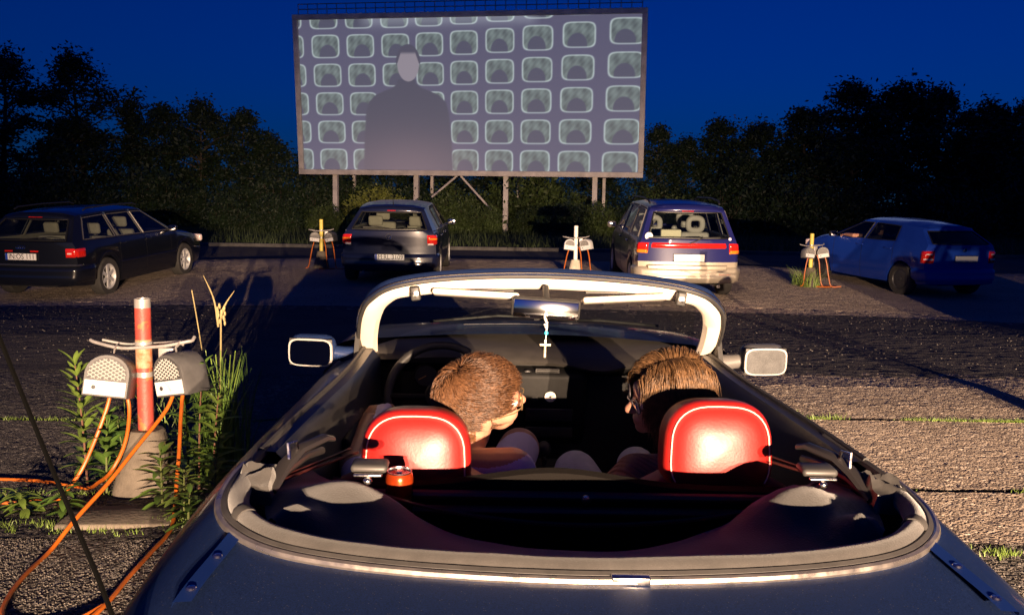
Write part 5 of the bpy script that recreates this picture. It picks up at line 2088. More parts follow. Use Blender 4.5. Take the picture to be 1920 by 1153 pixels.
audi.belt(AP, 4, 'rubbing_strip', .014, -2.1, 2.2)
for sg in (-1, 1):
    t = audi.patch('tail_light', TAILRED, sg * .79, sg * 1.24, .70, .885, .014)
    audi.patch('tail_lens_detail', TAILWH, sg * .84, sg * .93, .765, .80, .017, parent=t)
    audi.patch('reflector', TAILRED, sg * .16, sg * .34, .80, .832, .010)
    audi.mirror(sg, .78, .93, AP, .87)
    MB().tube([(sg * .60, .12, 1.45), (sg * .605, .0, 1.478), (sg * .61, -.8, 1.482), (sg * .60, -1.45, 1.462), (sg * .60, -1.55, 1.43)], .014, 8).build('roof_rail', TRIMBLK, audi.root)
    MB().box((sg * .66, 2.32, .68), (.34, .10, .14), rot=Matrix.Rotation(R(-sg * 12), 3, 'Z'), bev=.04).build('headlight', TAILWH, audi.root)
audi.patch('bumper', AP, -1.45, 1.45, .30, .60, .05, 44, 6)
audi.patch('bumper_strip', mat('satin_strip', (0.25, 0.26, 0.3), 0.3, 0.6), -1.1, 1.1, .575, .615, .062, 34, 2)
audi.plate('IN:OS 111', 0.0, .73)
audi.patch('high_brake_light', TAILRED, -.26, .26, 1.315, 1.340, .012, 6, 2)
em = audi.rp(0, audi.vz(0, .88), .012)
for k in range(4):
    c = em + Vector(((k - 1.5) * .036, -.003, 0))
    MB().tube([c + Vector((.024 * math.cos(a), 0, .024 * math.sin(a))) for a in np.linspace(0, 2 * PI, 19)], .0036, 5, cap=False).build('emblem_ring', CHR2, audi.root)
MB().tube([(-.5, -2.30, .26), (-.5, -2.40, .25)], .03, 10).build('exhaust', CHROME, audi.root)
MB().tube([audi.rp(-.02, audi.vz(-.02, .985), .02), audi.rp(.35, audi.vz(.35, 1.01), .02), audi.rp(.62, audi.vz(.62, .99), .02)], .008, 6).build('wiper', TRIMBLK, audi.root)
audi.place(-7.66, 15.2, -6.0, 2.76)

# ---- two-tone people carrier
mitsu = Car('people_carrier', 'blue and silver people carrier with a red band below its rear window', 'car', dict(
    stations=[dict(y=2.28, w=.64, zs=.32, zb=.62, zh=.67), dict(y=2.15, w=.75, zs=.26, zb=.72, zh=.78), dict(y=1.75, w=.83, zs=.22, zb=.84, zh=.92), dict(y=1.28, w=.845, zs=.22, zb=.94, zh=1.03),
              dict(y=1.22, yr=.45, w=.85, zs=.22, zb=.96, wb=.815, zt=1.48, wt=.61, zc=1.53),
              dict(y=1.10, yr=.36, w=.85, zs=.22, zb=.96, wb=.815, zt=1.50, wt=.61, zc=1.545, win=1),
              dict(y=.10, yr=.0, w=.852, zs=.22, zb=.97, wb=.82, zt=1.52, wt=.62, zc=1.572),
              dict(y=.03, yr=-.07, w=.852, zs=.22, zb=.97, wb=.82, zt=1.52, wt=.62, zc=1.574, win=2),
              dict(y=-.90, yr=-.93, w=.852, zs=.22, zb=.975, wb=.82, zt=1.525, wt=.625, zc=1.58),
              dict(y=-.98, yr=-1.00, w=.852, zs=.24, zb=.975, wb=.82, zt=1.525, wt=.625, zc=1.58, win=3),
              dict(y=-1.86, yr=-1.70, w=.846, zs=.26, zb=.98, wb=.80, zt=1.50, wt=.615, zc=1.555),
              dict(y=-2.10, yr=-1.84, yb=-2.15, w=.815, zs=.30, zb=.985, wb=.77, zt=1.475, wt=.60, zc=1.525)],
    axles=(1.36, -1.36), arch=.345, rw=.315, bulge=(.09, .07), rwin=(1, 15)))
MPB = mat('bright_navy_paint', (0.014, 0.016, 0.105), 0.3, 0.0, spec=0.2, coat=0.6)
MPL = mat('champagne_lower_paint', (0.42, 0.37, 0.29), 0.35, 0.3, coat=0.4)
mitsu.body(MPB, GREYCL, MPL, 3)
mitsu.wheels(ALLOY, .765)
mitsu.seats(GREYCL, .25, -.62, 1.0, hole=True)
mitsu.frames(mat('grey_window_trim', (0.35, 0.33, 0.3), 0.4, 0.5), .009)
mitsu.seams((1.02, .06, -.95))
mitsu.handles((.20, -.76), .87, MPB)
for sg in (-1, 1):
    t = mitsu.patch('tail_light', TAILRED, sg * .80, sg * 1.15, .765, .955, .016)
    mitsu.patch('turn_lens', TAILOR, sg * .805, sg * 1.145, .755, .835, .020, parent=t)
    mitsu.mirror(sg, 1.0, .98, MPL, .82)
    MB().tube([(sg * .58, .40, 1.545), (sg * .59, .25, 1.60), (sg * .60, -.9, 1.625), (sg * .59, -1.50, 1.60), (sg * .58, -1.62, 1.55)], .016, 8).build('roof_rail', TRIMBLK, mitsu.root)
    MB().box((sg * .60, 2.18, .70), (.30, .12, .16), rot=Matrix.Rotation(R(-sg * 14), 3, 'Z'), bev=.04).build('headlight', TAILWH, mitsu.root)
mitsu.patch('red_band', TAILRED, -.80, .80, .835, .955, .012, 24, 4)
mitsu.patch('bumper', MPL, -1.34, 1.34, .30, .56, .055, 44, 6)
mitsu.patch('bumper_step', MPL, -.86, .80, .50, .59, .085, 24, 4)
for u0, u1 in ((-.90, -.56), (.56, .90)):
    mitsu.patch('bumper_reflector', TAILRED, u0, u1, .40, .45, .064, 8, 2)
mitsu.plate('', 0.0, .70, .50, .125, False)
mitsu.patch('high_brake_light', TAILRED, -.19, .19, 1.425, 1.46, .016, 8, 2)
MB().tube([mitsu.rp(.0, mitsu.vz(.0, .93), .03), mitsu.rp(.30, mitsu.vz(.30, 1.01), .03), mitsu.rp(.66, mitsu.vz(.66, 1.02), .03)], .009, 6).build('wiper', TRIMBLK, mitsu.root)
p = mitsu.rp(-.86, mitsu.vz(-.86, 1.03), .012)
MB().lathe([(.065, 0), (.062, .006), (0, .007)], 20, Matrix.Translation(p) @ Matrix.Rotation(R(90), 4, 'X')).build('round_sticker', mat('white_sticker', (0.85, 0.85, 0.82), 0.5), mitsu.root)
p = mitsu.rp(.87, mitsu.vz(.87, 1.0), .012)
MB().lathe([(.026, 0), (.024, .006), (0, .007)], 14, Matrix.Translation(p) @ Matrix.Rotation(R(90), 4, 'X')).build('round_sticker', mat('pale_sticker', (0.6, 0.6, 0.75), 0.5), mitsu.root)
MB().box((-.22, -1.60, 1.06), (.34, .22, .12), bev=.02).build('parcel', mat('cream_parcel', (0.6, 0.55, 0.4), 0.8), mitsu.root)
MB().tube([(.5, -2.05, .25), (.5, -2.2, .24)], .03, 10).build('exhaust', CHROME, mitsu.root)
mitsu.place(2.86, 15.50, 0.0, 2.72)

# ---- bright blue hatchback on the right
skoda = Car('hatchback', 'bright blue hatchback standing at an angle on the right', 'car', dict(
    stations=[dict(y=1.95, w=.62, zs=.30, zb=.60, zh=.64), dict(y=1.83, w=.74, zs=.24, zb=.70, zh=.76), dict(y=1.45, w=.80, zs=.2, zb=.82, zh=.90), dict(y=.98, w=.82, zs=.2, zb=.90, zh=.98),
              dict(y=.93, yr=.12, w=.822, zs=.2, zb=.92, wb=.785, zt=1.31, wt=.57, zc=1.355),
              dict(y=.84, yr=.05, w=.822, zs=.2, zb=.92, wb=.785, zt=1.32, wt=.57, zc=1.368, win=1),
              dict(y=-.10, yr=-.18, w=.822, zs=.2, zb=.935, wb=.785, zt=1.325, wt=.575, zc=1.375),
              dict(y=-.18, yr=-.26, w=.822, zs=.2, zb=.935, wb=.785, zt=1.325, wt=.575, zc=1.375, win=2),
              dict(y=-.98, yr=-.90, w=.82, zs=.22, zb=.96, wb=.78, zt=1.31, wt=.57, zc=1.36),
              dict(y=-1.45, yr=-1.28, w=.815, zs=.24, zb=.97, wb=.765, zt=1.275, wt=.56, zc=1.325),
              dict(y=-1.78, yr=-1.42, yb=-1.84, w=.785, zs=.28, zb=.97, wb=.725, zt=1.26, wt=.545, zc=1.305)],
    axles=(1.23, -1.23), arch=.34, rw=.30, bulge=(.10, .06), rwin=(1, 15), glass=DARKGLASS))
SP = mat('bright_blue_paint', (0.010, 0.042, 0.32), 0.35, 0.0, spec=0.2, coat=0.5)
skoda.body(SP, TRIMBLK)
skoda.wheels(STEELCAP, .725, .18, 1)
skoda.seats(TRIMBLK, .05, -.80, .93)
skoda.frames(TRIMBLK)
skoda.seams((.80, -.14, -.95))
skoda.handles((-.05, -.85), .84, SP)
for sg in (-1, 1):
    t = skoda.patch('tail_light', TAILRED, sg * .76, sg * 1.10, .62, .905, .018)
    skoda.patch('tail_lens_clear', TAILWH, sg * .79, sg * 1.03, .70, .745, .022, parent=t)
    skoda.patch('tail_lens_clear', TAILWH, sg * .82, sg * .99, .80, .83, .022, parent=t)
    skoda.mirror(sg, .72, .93, TRIMBLK, .79)
    MB().box((sg * .58, 1.86, .70), (.28, .12, .15), rot=Matrix.Rotation(R(-sg * 14), 3, 'Z'), bev=.04).build('headlight', TAILWH, skoda.root)
skoda.patch('bumper', SP, -1.30, 1.30, .30, .56, .05, 40, 6)
skoda.plate('', 0.05, .74, .50, .11, False, mat('dim_plate', (0.45, 0.40, 0.40), 0.5))
em = skoda.rp(0, skoda.vz(0, .90), .012)
MB().lathe([(.04, 0), (.036, .008), (0, .010)], 18, Matrix.Translation(em) @ Matrix.Rotation(R(90), 4, 'X')).build('emblem', CHR2, skoda.root)
skoda.place(7.95, 16.95, 17.0, 2.46)

# person inside the blue hatchback with an arm on the window sill
dp = thing('person', 'person in the blue hatchback resting a bare forearm on the window sill', 'person')
bpy.context.view_layer.update()
dp.matrix_world = skoda.root.matrix_world
mb = MB()
MH = Matrix.Translation((-.34, .0, 1.165)) @ Matrix.Rotation(R(4), 4, 'X')
head_prims(mb, MH)
capsule(mb, (-.34, -.01, 1.06), (-.345, -.06, .98), .055, .06)
mb.ell((-.345, -.05, .78), (.17, .11, .22), None, 16, 12)
mb.ell((-.345, .0, .56), (.16, .14, .14), None, 16, 12)
capsule(mb, (-.345, -.06, .96), (-.54, -.04, .94), .06, .06)
capsule(mb, (-.345, -.06, .96), (-.17, -.04, .94), .06, .06)
capsule(mb, (-.54, -.04, .94), (-.70, .12, .985), .055, .042)
capsule(mb, (-.70, .12, .985), (-.835, .14, .990), .042, .040)
capsule(mb, (-.835, .14, .990), (-.83, .39, .990), .042, .030)
hand(mb, (-.83, .40, .988), (.05, 1, -.06), (.1, 0, -1), 1, 1.0, .35)
capsule(mb, (-.17, -.04, .94), (-.13, .20, .74), .055, .042)
capsule(mb, (-.13, .20, .74), (-.28, .42, .84), .042, .030)
hand(mb, (-.28, .43, .85), (-.4, .8, .3), (-.3, .3, -1), 1)
capsule(mb, (-.43, .05, .52), (-.45, .50, .62), .085, .065)
capsule(mb, (-.26, .05, .52), (-.25, .50, .62), .085, .065)
capsule(mb, (-.45, .50, .62), (-.44, .75, .35), .06, .045)
capsule(mb, (-.25, .50, .62), (-.26, .75, .35), .06, .045)
DKSH = mat('dark_tshirt', (0.04, 0.04, 0.05), 0.9)
DKHR = mat('dark_hair', (0.03, 0.02, 0.015), 0.5)
MHi = MH.inverted()


def mf3(c):
    l = MHi @ c
    if l.length < .17 and l.z > -.14:
        return 2 if (l.z > .06 and l.y < .085) or (l.y < .02 and l.z > -.05) else 0
    if c.x < -.62 or (c.x > -.16 and c.y > .1 and c.z > .6) or (c.z > .7 and c.y > .15):
        return 0
    return 1


fb = fuse('body', mb, .009, [SKIN, DKSH, DKHR], mf3, dp, 3)
eyes(fb, MH)

# ---- neighbours outside the picture: the car to the right in this row, and the one behind with its headlights on
nb = copy_tree(mitsu.root)
nb['label'] = 'blue and silver people carrier in the next bay to the right, outside the picture'
nb['group'] = 'cars outside the picture'
nb.location = (6.4, 2.2, zg(2.2))
nb.rotation_euler = (R(3.0), 0, 0)
hl = copy_tree(golf.root)
hl['label'] = 'dark hatchback behind the camera with its headlights switched on'
hl['group'] = 'cars outside the picture'
HLX, HLY = 3.7, -15.0
hl.location = (HLX, HLY - 2.06, zg(HLY) + .12)
hl.rotation_euler = (R(4.0), 0, 0)
LAMPM = mat('lit_headlight_lens', (0.9, 0.85, 0.75), 0.2, emit=(1.0, 0.72, 0.45), estr=8.0)
for ch in list(hl.children):
    if ch.name.startswith('headlight'):
        ch.data = ch.data.copy()
        ch.data.materials.clear()
        ch.data.materials.append(LAMPM)
for sg in (-1, 1):
    ld = bpy.data.lights.new('headlight_beam', 'SPOT')
    ld.energy = 56000
    ld.color = (1.0, 0.69, 0.455)
    ld.spot_size = R(42)
    ld.spot_blend = 1.0
    ld.shadow_soft_size = 0.04
    lo = bpy.data.objects.new('headlight_beam', ld)
    C.objects.link(lo)
    lo.parent = hl
    lo.location = (sg * .58, 2.16, .68)
    lo.rotation_euler = (R(90 - 4.0), 0, R(5.5))
    # low-beam cut-off: a plate added out of view stops light above about 2.5 degrees
    MB().box((sg * .58, 2.37, .698), (.42, .42, .008), rot=Matrix.Rotation(R(-4), 3, 'X')).build('beam_blocker', TRIMBLK, hl, False)
# ------------------------------------------------------------------ vegetation
LEAF = [mat('leaf_shaded', (0.013, 0.028, 0.008), 0.6, var=0.4, vscale=1.2), mat('leaf_mid', (0.055, 0.085, 0.020), 0.6, var=0.4, vscale=1.2), mat('leaf_lit', (0.16, 0.18, 0.030), 0.6, var=0.35, vscale=1.5)]  # shade on the trees and beam light on the bushes put into leaf colour
BARK = mat('bark', (0.09, 0.07, 0.05), 0.9, var=0.3, vscale=6, bump=0.6, bscale=20)


def leaf_cloud(rng, centres, per, spread, size, out_bias=0.5, up=0.0):
    vs, fs = [], []
    for c, w in centres:
        for _ in range(int(per * w)):
            d = Vector((rng.gauss(0, 1), rng.gauss(0, 1), rng.gauss(0, .75)))
            p = Vector(c) + d * spread * w ** .5 * .62
            a = Vector((rng.gauss(0, 1), rng.gauss(0, 1), rng.gauss(0, .6) + up)).normalized()
            b = a.orthogonal().normalized()
            b = Matrix.Rotation(rng.uniform(0, 2 * PI), 3, a) @ b
            s = size * rng.uniform(.6, 1.3)
            k = len(vs)
            vs += [p - a * s, p + b * s * .42, p + a * s, p - b * s * .42]
            fs.append((k, k + 1, k + 2, k + 3))
    return vs, fs


def tree_meshes(seed, h, r, per, leaf, airy=0.0, conic=0.0, base=.25):
    rng = random.Random(seed)
    tr = MB()
    top = Vector((rng.uniform(-.3, .3), rng.uniform(-.3, .3), h * .92))
    spine = catmull([(0, 0, -.1), (rng.uniform(-.15, .15), rng.uniform(-.15, .15), h * .3), (rng.uniform(-.3, .3), rng.uniform(-.3, .3), h * .6), top], 14)
    tr.tube(spine, [h * .018 * (1 - .88 * i / 13) + .01 for i in range(14)], 7)
    cen = []
    nb_ = int(26 + h * 1.4)
    for k in range(nb_):
        t = base + (1 - base) * (k + rng.random()) / nb_
        p = spine[min(13, int(t * 13))]
        a = k * 2.4 + rng.uniform(-.5, .5)
        prof = math.sin(PI * min(1, max(.12, (t - base) / (1 - base) * .82 + .16))) if conic <= 0 else lerp(1, .12, ((t - base) / (1 - base)) ** .8)
        L = r * prof * rng.uniform(.55, 1.15)
        e = p + Vector((math.cos(a) * L, math.sin(a) * L, L * rng.uniform(.1, .55)))
        mid = (p + e) / 2 + Vector((0, 0, .08 * L))
        tr.tube([p, mid, e], [.03 + .012 * L, .022 + .006 * L, .008], 5)
        cen.append((e, rng.uniform(.5, 1.2)))
        cen.append(((mid + e) / 2 + Vector((rng.gauss(0, .25), rng.gauss(0, .25), rng.gauss(0, .2))), rng.uniform(.3, .9)))
        if rng.random() > airy:
            cen.append((mid + Vector((rng.gauss(0, .3), rng.gauss(0, .3), rng.gauss(0, .3))), rng.uniform(.3, .8)))
    cen.append((top, .8))
    vs, fs = leaf_cloud(rng, cen, per, r * .24, leaf)
    return tr, (vs, fs)


protos = []
for seed, h, r, per, leaf, airy, conic, m in ((1, 9.0, 2.6, 120, .15, .2, 0, 0), (2, 11.5, 2.9, 120, .15, .7, 0, 0), (3, 8.0, 2.9, 130, .15, .0, 0, 0), (4, 10, 2.0, 110, .15, .3, 1, 0), (5, 7.0, 2.5, 120, .14, .3, 0, 0)):
    t_, l_ = tree_meshes(seed, h, r, per, leaf, airy, conic, .16)
    root = thing('tree', 'tree', 'tree', group='trees round the cinema ground')
    tk = t_.build('trunk', BARK, root)
    mb = MB()
    mb.add(*l_)
    cr_ = mb.build('crown', LEAF[m], root, False)
    protos.append((root, h))
used = [False] * len(protos)


def put_tree(k, x, y, h, label, rz, wide=1.0):
    root, ph = protos[k]
    if used[k]:
        root = copy_tree(root)
    used[k] = True
    s = h / ph
    root.location = (x, y, -.05)
    root.scale = (s * wide, s * wide, s)
    root.rotation_euler = (0, 0, R(rz))
    root['label'] = label
    return root


TREES = [
    (1, -33.5, 60, 11.8, 'tall dark tree at the left edge of the picture', 1.15), (1, -29.0, 61, 12.0, 'tall airy tree with sky gaps, second from the left edge', 1.1),
    (2, -36.5, 57, 9.0, 'broad low tree behind the black estate car', 1.2), (3, -25.4, 61, 8.6, 'slim pointed tree just right of the tall left trees', 1.0),
    (0, -22.9, 60, 8.2, 'bushy dark tree left of the screen, third in the lower row', 1.0), (2, -20.3, 59, 8.4, 'round dark tree halfway between estate car and screen', .85),
    (0, -17.9, 60, 7.9, 'dark tree two crowns left of the screen', .95), (4, -15.6, 58, 6.0, 'lower tree with its top just left of the screen', 1.0), (2, -13.0, 60, 5.4, 'low dark tree touching the left screen frame', 1.0),
    (2, -27.5, 57, 7.0, 'low dense tree in front of the tall airy tree', 1.1),
    (0, 8.9, 57, 7.0, 'dark tree right behind the right screen frame', .8), (2, 11.2, 59, 6.4, 'low round tree right of the screen', .9), (0, 13.6, 60, 7.8, 'medium tree above the people carrier', .95),
    (2, 16.2, 60, 7.6, 'rounded tree between people carrier and blue hatchback', 1.0), (0, 19.0, 60, 8.6, 'rising dark tree left of the highest right crowns', 1.1), (0, 22.4, 61, 10.6, 'highest dark tree on the right', 1.05),
    (2, 25.3, 60, 10.4, 'broad dark tree above the blue hatchback', 1.0), (0, 28.3, 61, 10.3, 'dark tree right of the highest crown', 1.0), (2, 31.2, 60, 9.2, 'dark tree with its crown near the right edge', .95), (0, 34.5, 61, 9.8, 'dark tree cut by the right edge of the picture', 1.1),
    (2, -10.6, 59, 4.9, 'low tree behind the left end of the screen', 1.1), (2, -7.4, 59, 5.0, 'low tree behind the screen left of its middle', 1.1), (0, -4.2, 60, 5.0, 'low tree behind the middle of the screen', 1.3), (2, -1.2, 59, 5.0, 'low tree behind the screen brace', 1.1), (0, 1.9, 60, 5.0, 'low tree behind the screen right of its middle', 1.3), (2, 5.2, 59, 5.2, 'low tree behind the right end of the screen', 1.1),
    (2, 20.5, 56, 6.6, 'low dense tree behind the blue hatchback', 1.2), (2, 29.5, 56, 7.0, 'low dense tree at the far right behind the grass', 1.2), (4, 14.0, 55, 5.0, 'small tree in front of the right tree row', 1.1),
]
rng = random.Random(77)
for k, x, y, h, lab, wd in TREES:
    put_tree(k, x, y, h, lab, rng.uniform(0, 360), wd)
# hedge-like bushes under the screen and along the tree line
bp = []
for seed, m, hh in ((11, 2, 2.6), (12, 1, 2.4), (13, 0, 2.4)):
    r2 = random.Random(seed)
    root = thing('bush', 'bush', 'bush', group='bushes under the screen and trees')
    cen, tr = [], MB()
    for k in range(46):
        a = r2.uniform(0, 2 * PI)
        q = math.sqrt(r2.random()) * 1.25
        z = hh * r2.uniform(.25, 1.0) * (1 - .35 * (q / 1.25) ** 2)
        e = Vector((math.cos(a) * q, math.sin(a) * q, z))
        tr.tube([(e.x * .15, e.y * .15, -.05), (e.x * .6, e.y * .6, z * .5), e], [.02, .014, .005], 4)
        cen.append((e, r2.uniform(.5, 1.0)))
        cen.append((Vector((e.x * .85, e.y * .85, z * .6)), r2.uniform(.4, .8)))
        cen.append((Vector((e.x * .95, e.y * .95, z * .25)), r2.uniform(.4, .8)))
    tr.build('stems', BARK, root)
    mb = MB()
    mb.add(*leaf_cloud(r2, cen, 70, .42, .095, up=.9))
    mb.build('foliage', LEAF[m], root, False)
    bp.append([root, False])
BUSH = []
rb = random.Random(5)
for i, x in enumerate(np.linspace(-34, 33, 34)):
    kind = 2
    y = 52.5 + rb.uniform(-1.0, 1.5)
    h = rb.uniform(.95, 1.5)
    if -13.5 < x < 9:
        kind = 1 if rb.random() < .6 else 2
    BUSH.append((kind, x + rb.uniform(-.5, .5), y, h))
FRONT = [(0, -7.4, 47.4, .92, 'bright yellow-green bush between the first and second screen posts'), (0, -6.3, 47.8, .72, 'small yellow-green bush just left of the second screen post'), (1, -4.0, 47.2, .85, 'green bush right of the second screen post'),
         (1, -3.0, 47.6, .75, 'green bush under the screen brace'), (1, -9.9, 47.5, .6, 'low green bush at the foot of the first screen post'), (2, -12.0, 46.0, .8, 'dark bush left of the first screen post'),
         (1, 0.9, 47.6, .6, 'low green bush right of the third screen post'), (2, 2.6, 46.8, .72, 'dark bush between the third and fourth screen posts'), (1, 4.6, 47.6, .75, 'green bush at the foot of the fourth screen post'),
         (2, 6.6, 46.5, .8, 'dark bush right of the fourth screen post'), (1, -1.6, 47.2, .62, 'low green bush left of the third screen post'), (2, -14.2, 45.5, .8, 'dark bush farthest left before the screen')]
ORD = ['first', 'second', 'third', 'fourth', 'fifth', 'sixth', 'seventh', 'eighth', 'ninth', 'tenth', 'eleventh', 'twelfth', 'thirteenth', 'fourteenth']
names = ['yellow-green', 'mid green', 'dark green']
for i, (k, x, y, h, lab) in enumerate([b_ + (None,) for b_ in BUSH] + FRONT):
    root, u = bp[k]
    if u:
        root = copy_tree(root)
    bp[k][1] = True
    root.location = (x, y, -.02)
    root.scale = (h * rb.uniform(.95, 1.3), h * 1.1, h)
    root.rotation_euler = (0, 0, rb.uniform(0, 6.28))
    where = 'under the screen' if -12.5 < x < 8 else 'along the left tree line' if x < 0 else 'along the right tree line'
    fro = 'in front of the screen posts' if y < 49 else where
    root['label'] = f'{names[k]} bush {fro} in the low hedge'
    root['group'] = f'{names[k]} bushes {fro}'
    if lab:
        root['label'] = lab
    else:
        side = 'under' if -12.5 < x < 8 else 'left' if x < 0 else 'right'
        row = sorted((q[1] for q in BUSH if (('under' if -12.5 < q[1] < 8 else 'left' if q[1] < 0 else 'right') == side)), reverse=side == 'left')
        nth = ORD[row.index(x)]
        root['label'] = f'{names[k]} bush, {nth} from the left in the hedge under the screen' if side == 'under' else f'{names[k]} bush, {nth} {side} of the screen along the tree line'
# long grass verge beyond the kerb
rg = random.Random(3)
vs, fs = [], []
for _ in range(16000):
    x, y = rg.uniform(-34, 34), 29.7 + 20 * rg.random() ** 1.5
    if abs(x) > y * .62:
        continue
    hgt = rg.uniform(.12, .42)
    a = rg.uniform(0, 2 * PI)
    dx, dy = math.cos(a) * .02, math.sin(a) * .02
    lx, ly = rg.gauss(0, .10), rg.gauss(0, .10)
    k = len(vs)
    vs += [(x - dx, y - dy, -.01), (x + dx, y + dy, -.01), (x + lx, y + ly, hgt)]
    fs.append((k, k + 1, k + 2))
mb = MB()
mb.add(vs, fs)
tag(mb.build('grass', mat('verge_grass', (0.035, 0.055, 0.014), 0.7, var=0.4, vscale=.6), None, False), 'dark long grass on the verge below the screen', 'grass', kind='stuff')

# ---- plants round the near speaker post
PLM = [mat('fresh_leaf', (0.09, 0.17, 0.028), 0.5, var=0.25, vscale=12), mat('leaf_pale', (0.15, 0.23, 0.04), 0.5, var=0.25, vscale=12), mat('leaf_deep', (0.045, 0.10, 0.02), 0.5, var=0.3, vscale=12)]
STEM = mat('plant_stem', (0.1, 0.12, 0.035), 0.6)
REDST = mat('reddish_stem', (0.14, 0.065, 0.04), 0.6)
STRAW = mat('dry_straw', (0.30, 0.24, 0.11), 0.7, var=0.2, vscale=10)


def leaf_mesh(name, L, w, droop=.25):
    rows = []
    for i in range(7):
        t = i / 6
        ww = w * math.sin(PI * (t * .93 + .04)) ** .8
        z = -droop * L * t * t
        rows.append([(-ww, L * t, z + ww * .3), (0, L * t, z), (ww, L * t, z + ww * .3)])
    mb = MB().grid(rows)
    me = bpy.data.meshes.new(name)
    me.from_pydata(mb.v, [], mb.f)
    me.polygons.foreach_set('use_smooth', [True] * len(me.polygons))
    return me


def upright_plant(label, x, y, h, nl, L, w, m, seed, lean=(0, 0), stem=STEM, spread=55):
    r2 = random.Random(seed)
    z0 = zx(x, y)
    t = thing('plant', label, 'plant', (x, y, z0), group='weeds round the near speaker post')
    sp = catmull([(0, 0, -.02), (lean[0] * .35, lean[1] * .35, h * .5), (lean[0], lean[1], h)], 12)
    MB().tube(sp, [.006 - .0003 * i for i in range(12)], 6).build('stem', stem, t)
    me = leaf_mesh('leaf', L, w)
    me.materials.append(m)
    for k in range(nl):
        f = .18 + .82 * k / nl
        i = min(11, int(f * 11.5))
        o = bpy.data.objects.new('leaf', me)
        C.objects.link(o)
        o.parent = t
        o.location = sp[i]
        s = (1.15 - .75 * max(0, f - .45)) * r2.uniform(.8, 1.15)
        o.scale = (s, s, s)
        o.rotation_euler = (R(lerp(10, spread, f) + r2.uniform(-12, 12)), 0, k * 2.4 + r2.uniform(-.4, .4))
    return t


upright_plant('tall leafy weed with narrow leaves at the left of the post', -2.13, 4.42, .62, 64, .125, .017, PLM[1], 1, (-.03, -.02), REDST, 58)
upright_plant('young narrow leaved weed between left cables', -1.98, 4.30, .42, 36, .12, .018, PLM[0], 2, (.03, -.03))
upright_plant('broad leaved weed directly left of the concrete foot', -1.93, 4.42, .36, 26, .12, .026, PLM[2], 3, (-.02, -.05), STEM, 40)
upright_plant('leafy weed in front of the tall grass clump', -1.54, 4.34, .62, 40, .115, .017, PLM[0], 4, (.04, -.03), REDST, 45)
upright_plant('leafy weed between post and car with drooping leaves', -1.44, 4.25, .50, 36, .12, .017, PLM[1], 5, (.05, -.04), REDST, 35)
upright_plant('low leafy weed right before the concrete foot', -1.62, 4.08, .30, 30, .11, .018, PLM[0], 6, (.02, -.06), STEM, 30)
upright_plant('low weed at the right edge of the paving slab', -1.46, 3.92, .24, 28, .10, .017, PLM[1], 7, (.02, -.04), STEM, 25)
upright_plant('small weed by the car sill near the right cable', -1.36, 4.02, .34, 26, .10, .016, PLM[2], 8, (.03, 0), STEM, 35)
upright_plant('small sprawling weed left of the paving slab', -2.05, 4.02, .14, 24, .10, .016, PLM[0], 9, (.02, -.04), STEM, 15)
upright_plant('low sprawling weed at the far left of the patch', -2.22, 4.02, .12, 22, .10, .016, PLM[1], 10, (-.03, -.04), STEM, 12)
upright_plant('pale weed tuft nearest to the left picture edge', -2.30, 4.06, .10, 18, .09, .014, PLM[0], 13, (-.03, -.04), STEM, 12)
upright_plant('low leafy weed behind the hanging left cables', -2.02, 4.52, .30, 26, .12, .022, PLM[2], 14, (-.02, .02), STEM, 35)
upright_plant('leafy weed under the right speaker', -1.63, 4.45, .50, 34, .12, .020, PLM[0], 15, (.0, -.02), STEM, 40)
upright_plant('short weed beside the fourth cable on the gravel', -1.40, 3.80, .16, 22, .10, .016, PLM[0], 16, (.02, -.02), STEM, 20)


def grass_clump(name, label, x, y, n, h, spread, m, seed, lean=.1, w=.004):
    r2 = random.Random(seed)
    t = thing(name, label, 'grass', (x, y, zx(x, y)))
    vs, fs = [], []
    for _ in range(n):
        a, q = r2.uniform(0, 2 * PI), spread * math.sqrt(r2.random())
        p = Vector((math.cos(a) * q, math.sin(a) * q, -.01))
        H = h * r2.uniform(.5, 1.05)
        ld = Vector((r2.gauss(0, lean), r2.gauss(0, lean), 0))
        sd = Vector((math.cos(a + 1), math.sin(a + 1), 0)) * w * r2.uniform(.7, 1.3)
        k = len(vs)
        for i in range(5):
            f = i / 4
            c = p + ld * f * f * H * 2 + Vector((0, 0, H * (f - .12 * f * f)))
            ww = sd * (1 - .9 * f)
            vs += [c - ww, c + ww]
        fs += [(k + 2 * i, k + 2 * i + 1, k + 2 * i + 3, k + 2 * i + 2) for i in range(4)]
    mb = MB()
    mb.add(vs, fs)
    o = mb.build('blades', m, t, False)
    o['kind'] = 'stuff'
    return t


gc = grass_clump('grass_clump', 'tall green grass clump right of the red post', -1.47, 4.50, 150, .74, .15, PLM[0], 21, .07, .0065)
grass_clump('grass_clump', 'thin pale grass blades behind the red post', -1.85, 4.62, 40, .6, .16, PLM[1], 22, .1, .004)
for q in range(10):
    MB().tube(catmull([(random.Random(q).uniform(-.1, .12), random.Random(q + 50).uniform(-.08, .08), 0), (.02 * (q - 5) * .5, .0, .35), (.025 * (q - 5), 0, .62 + .02 * (q % 3))], 8), [.0045, .0045, .004, .004, .0035, .003, .003, .002], 5).build('stalk', PLM[1], gc)
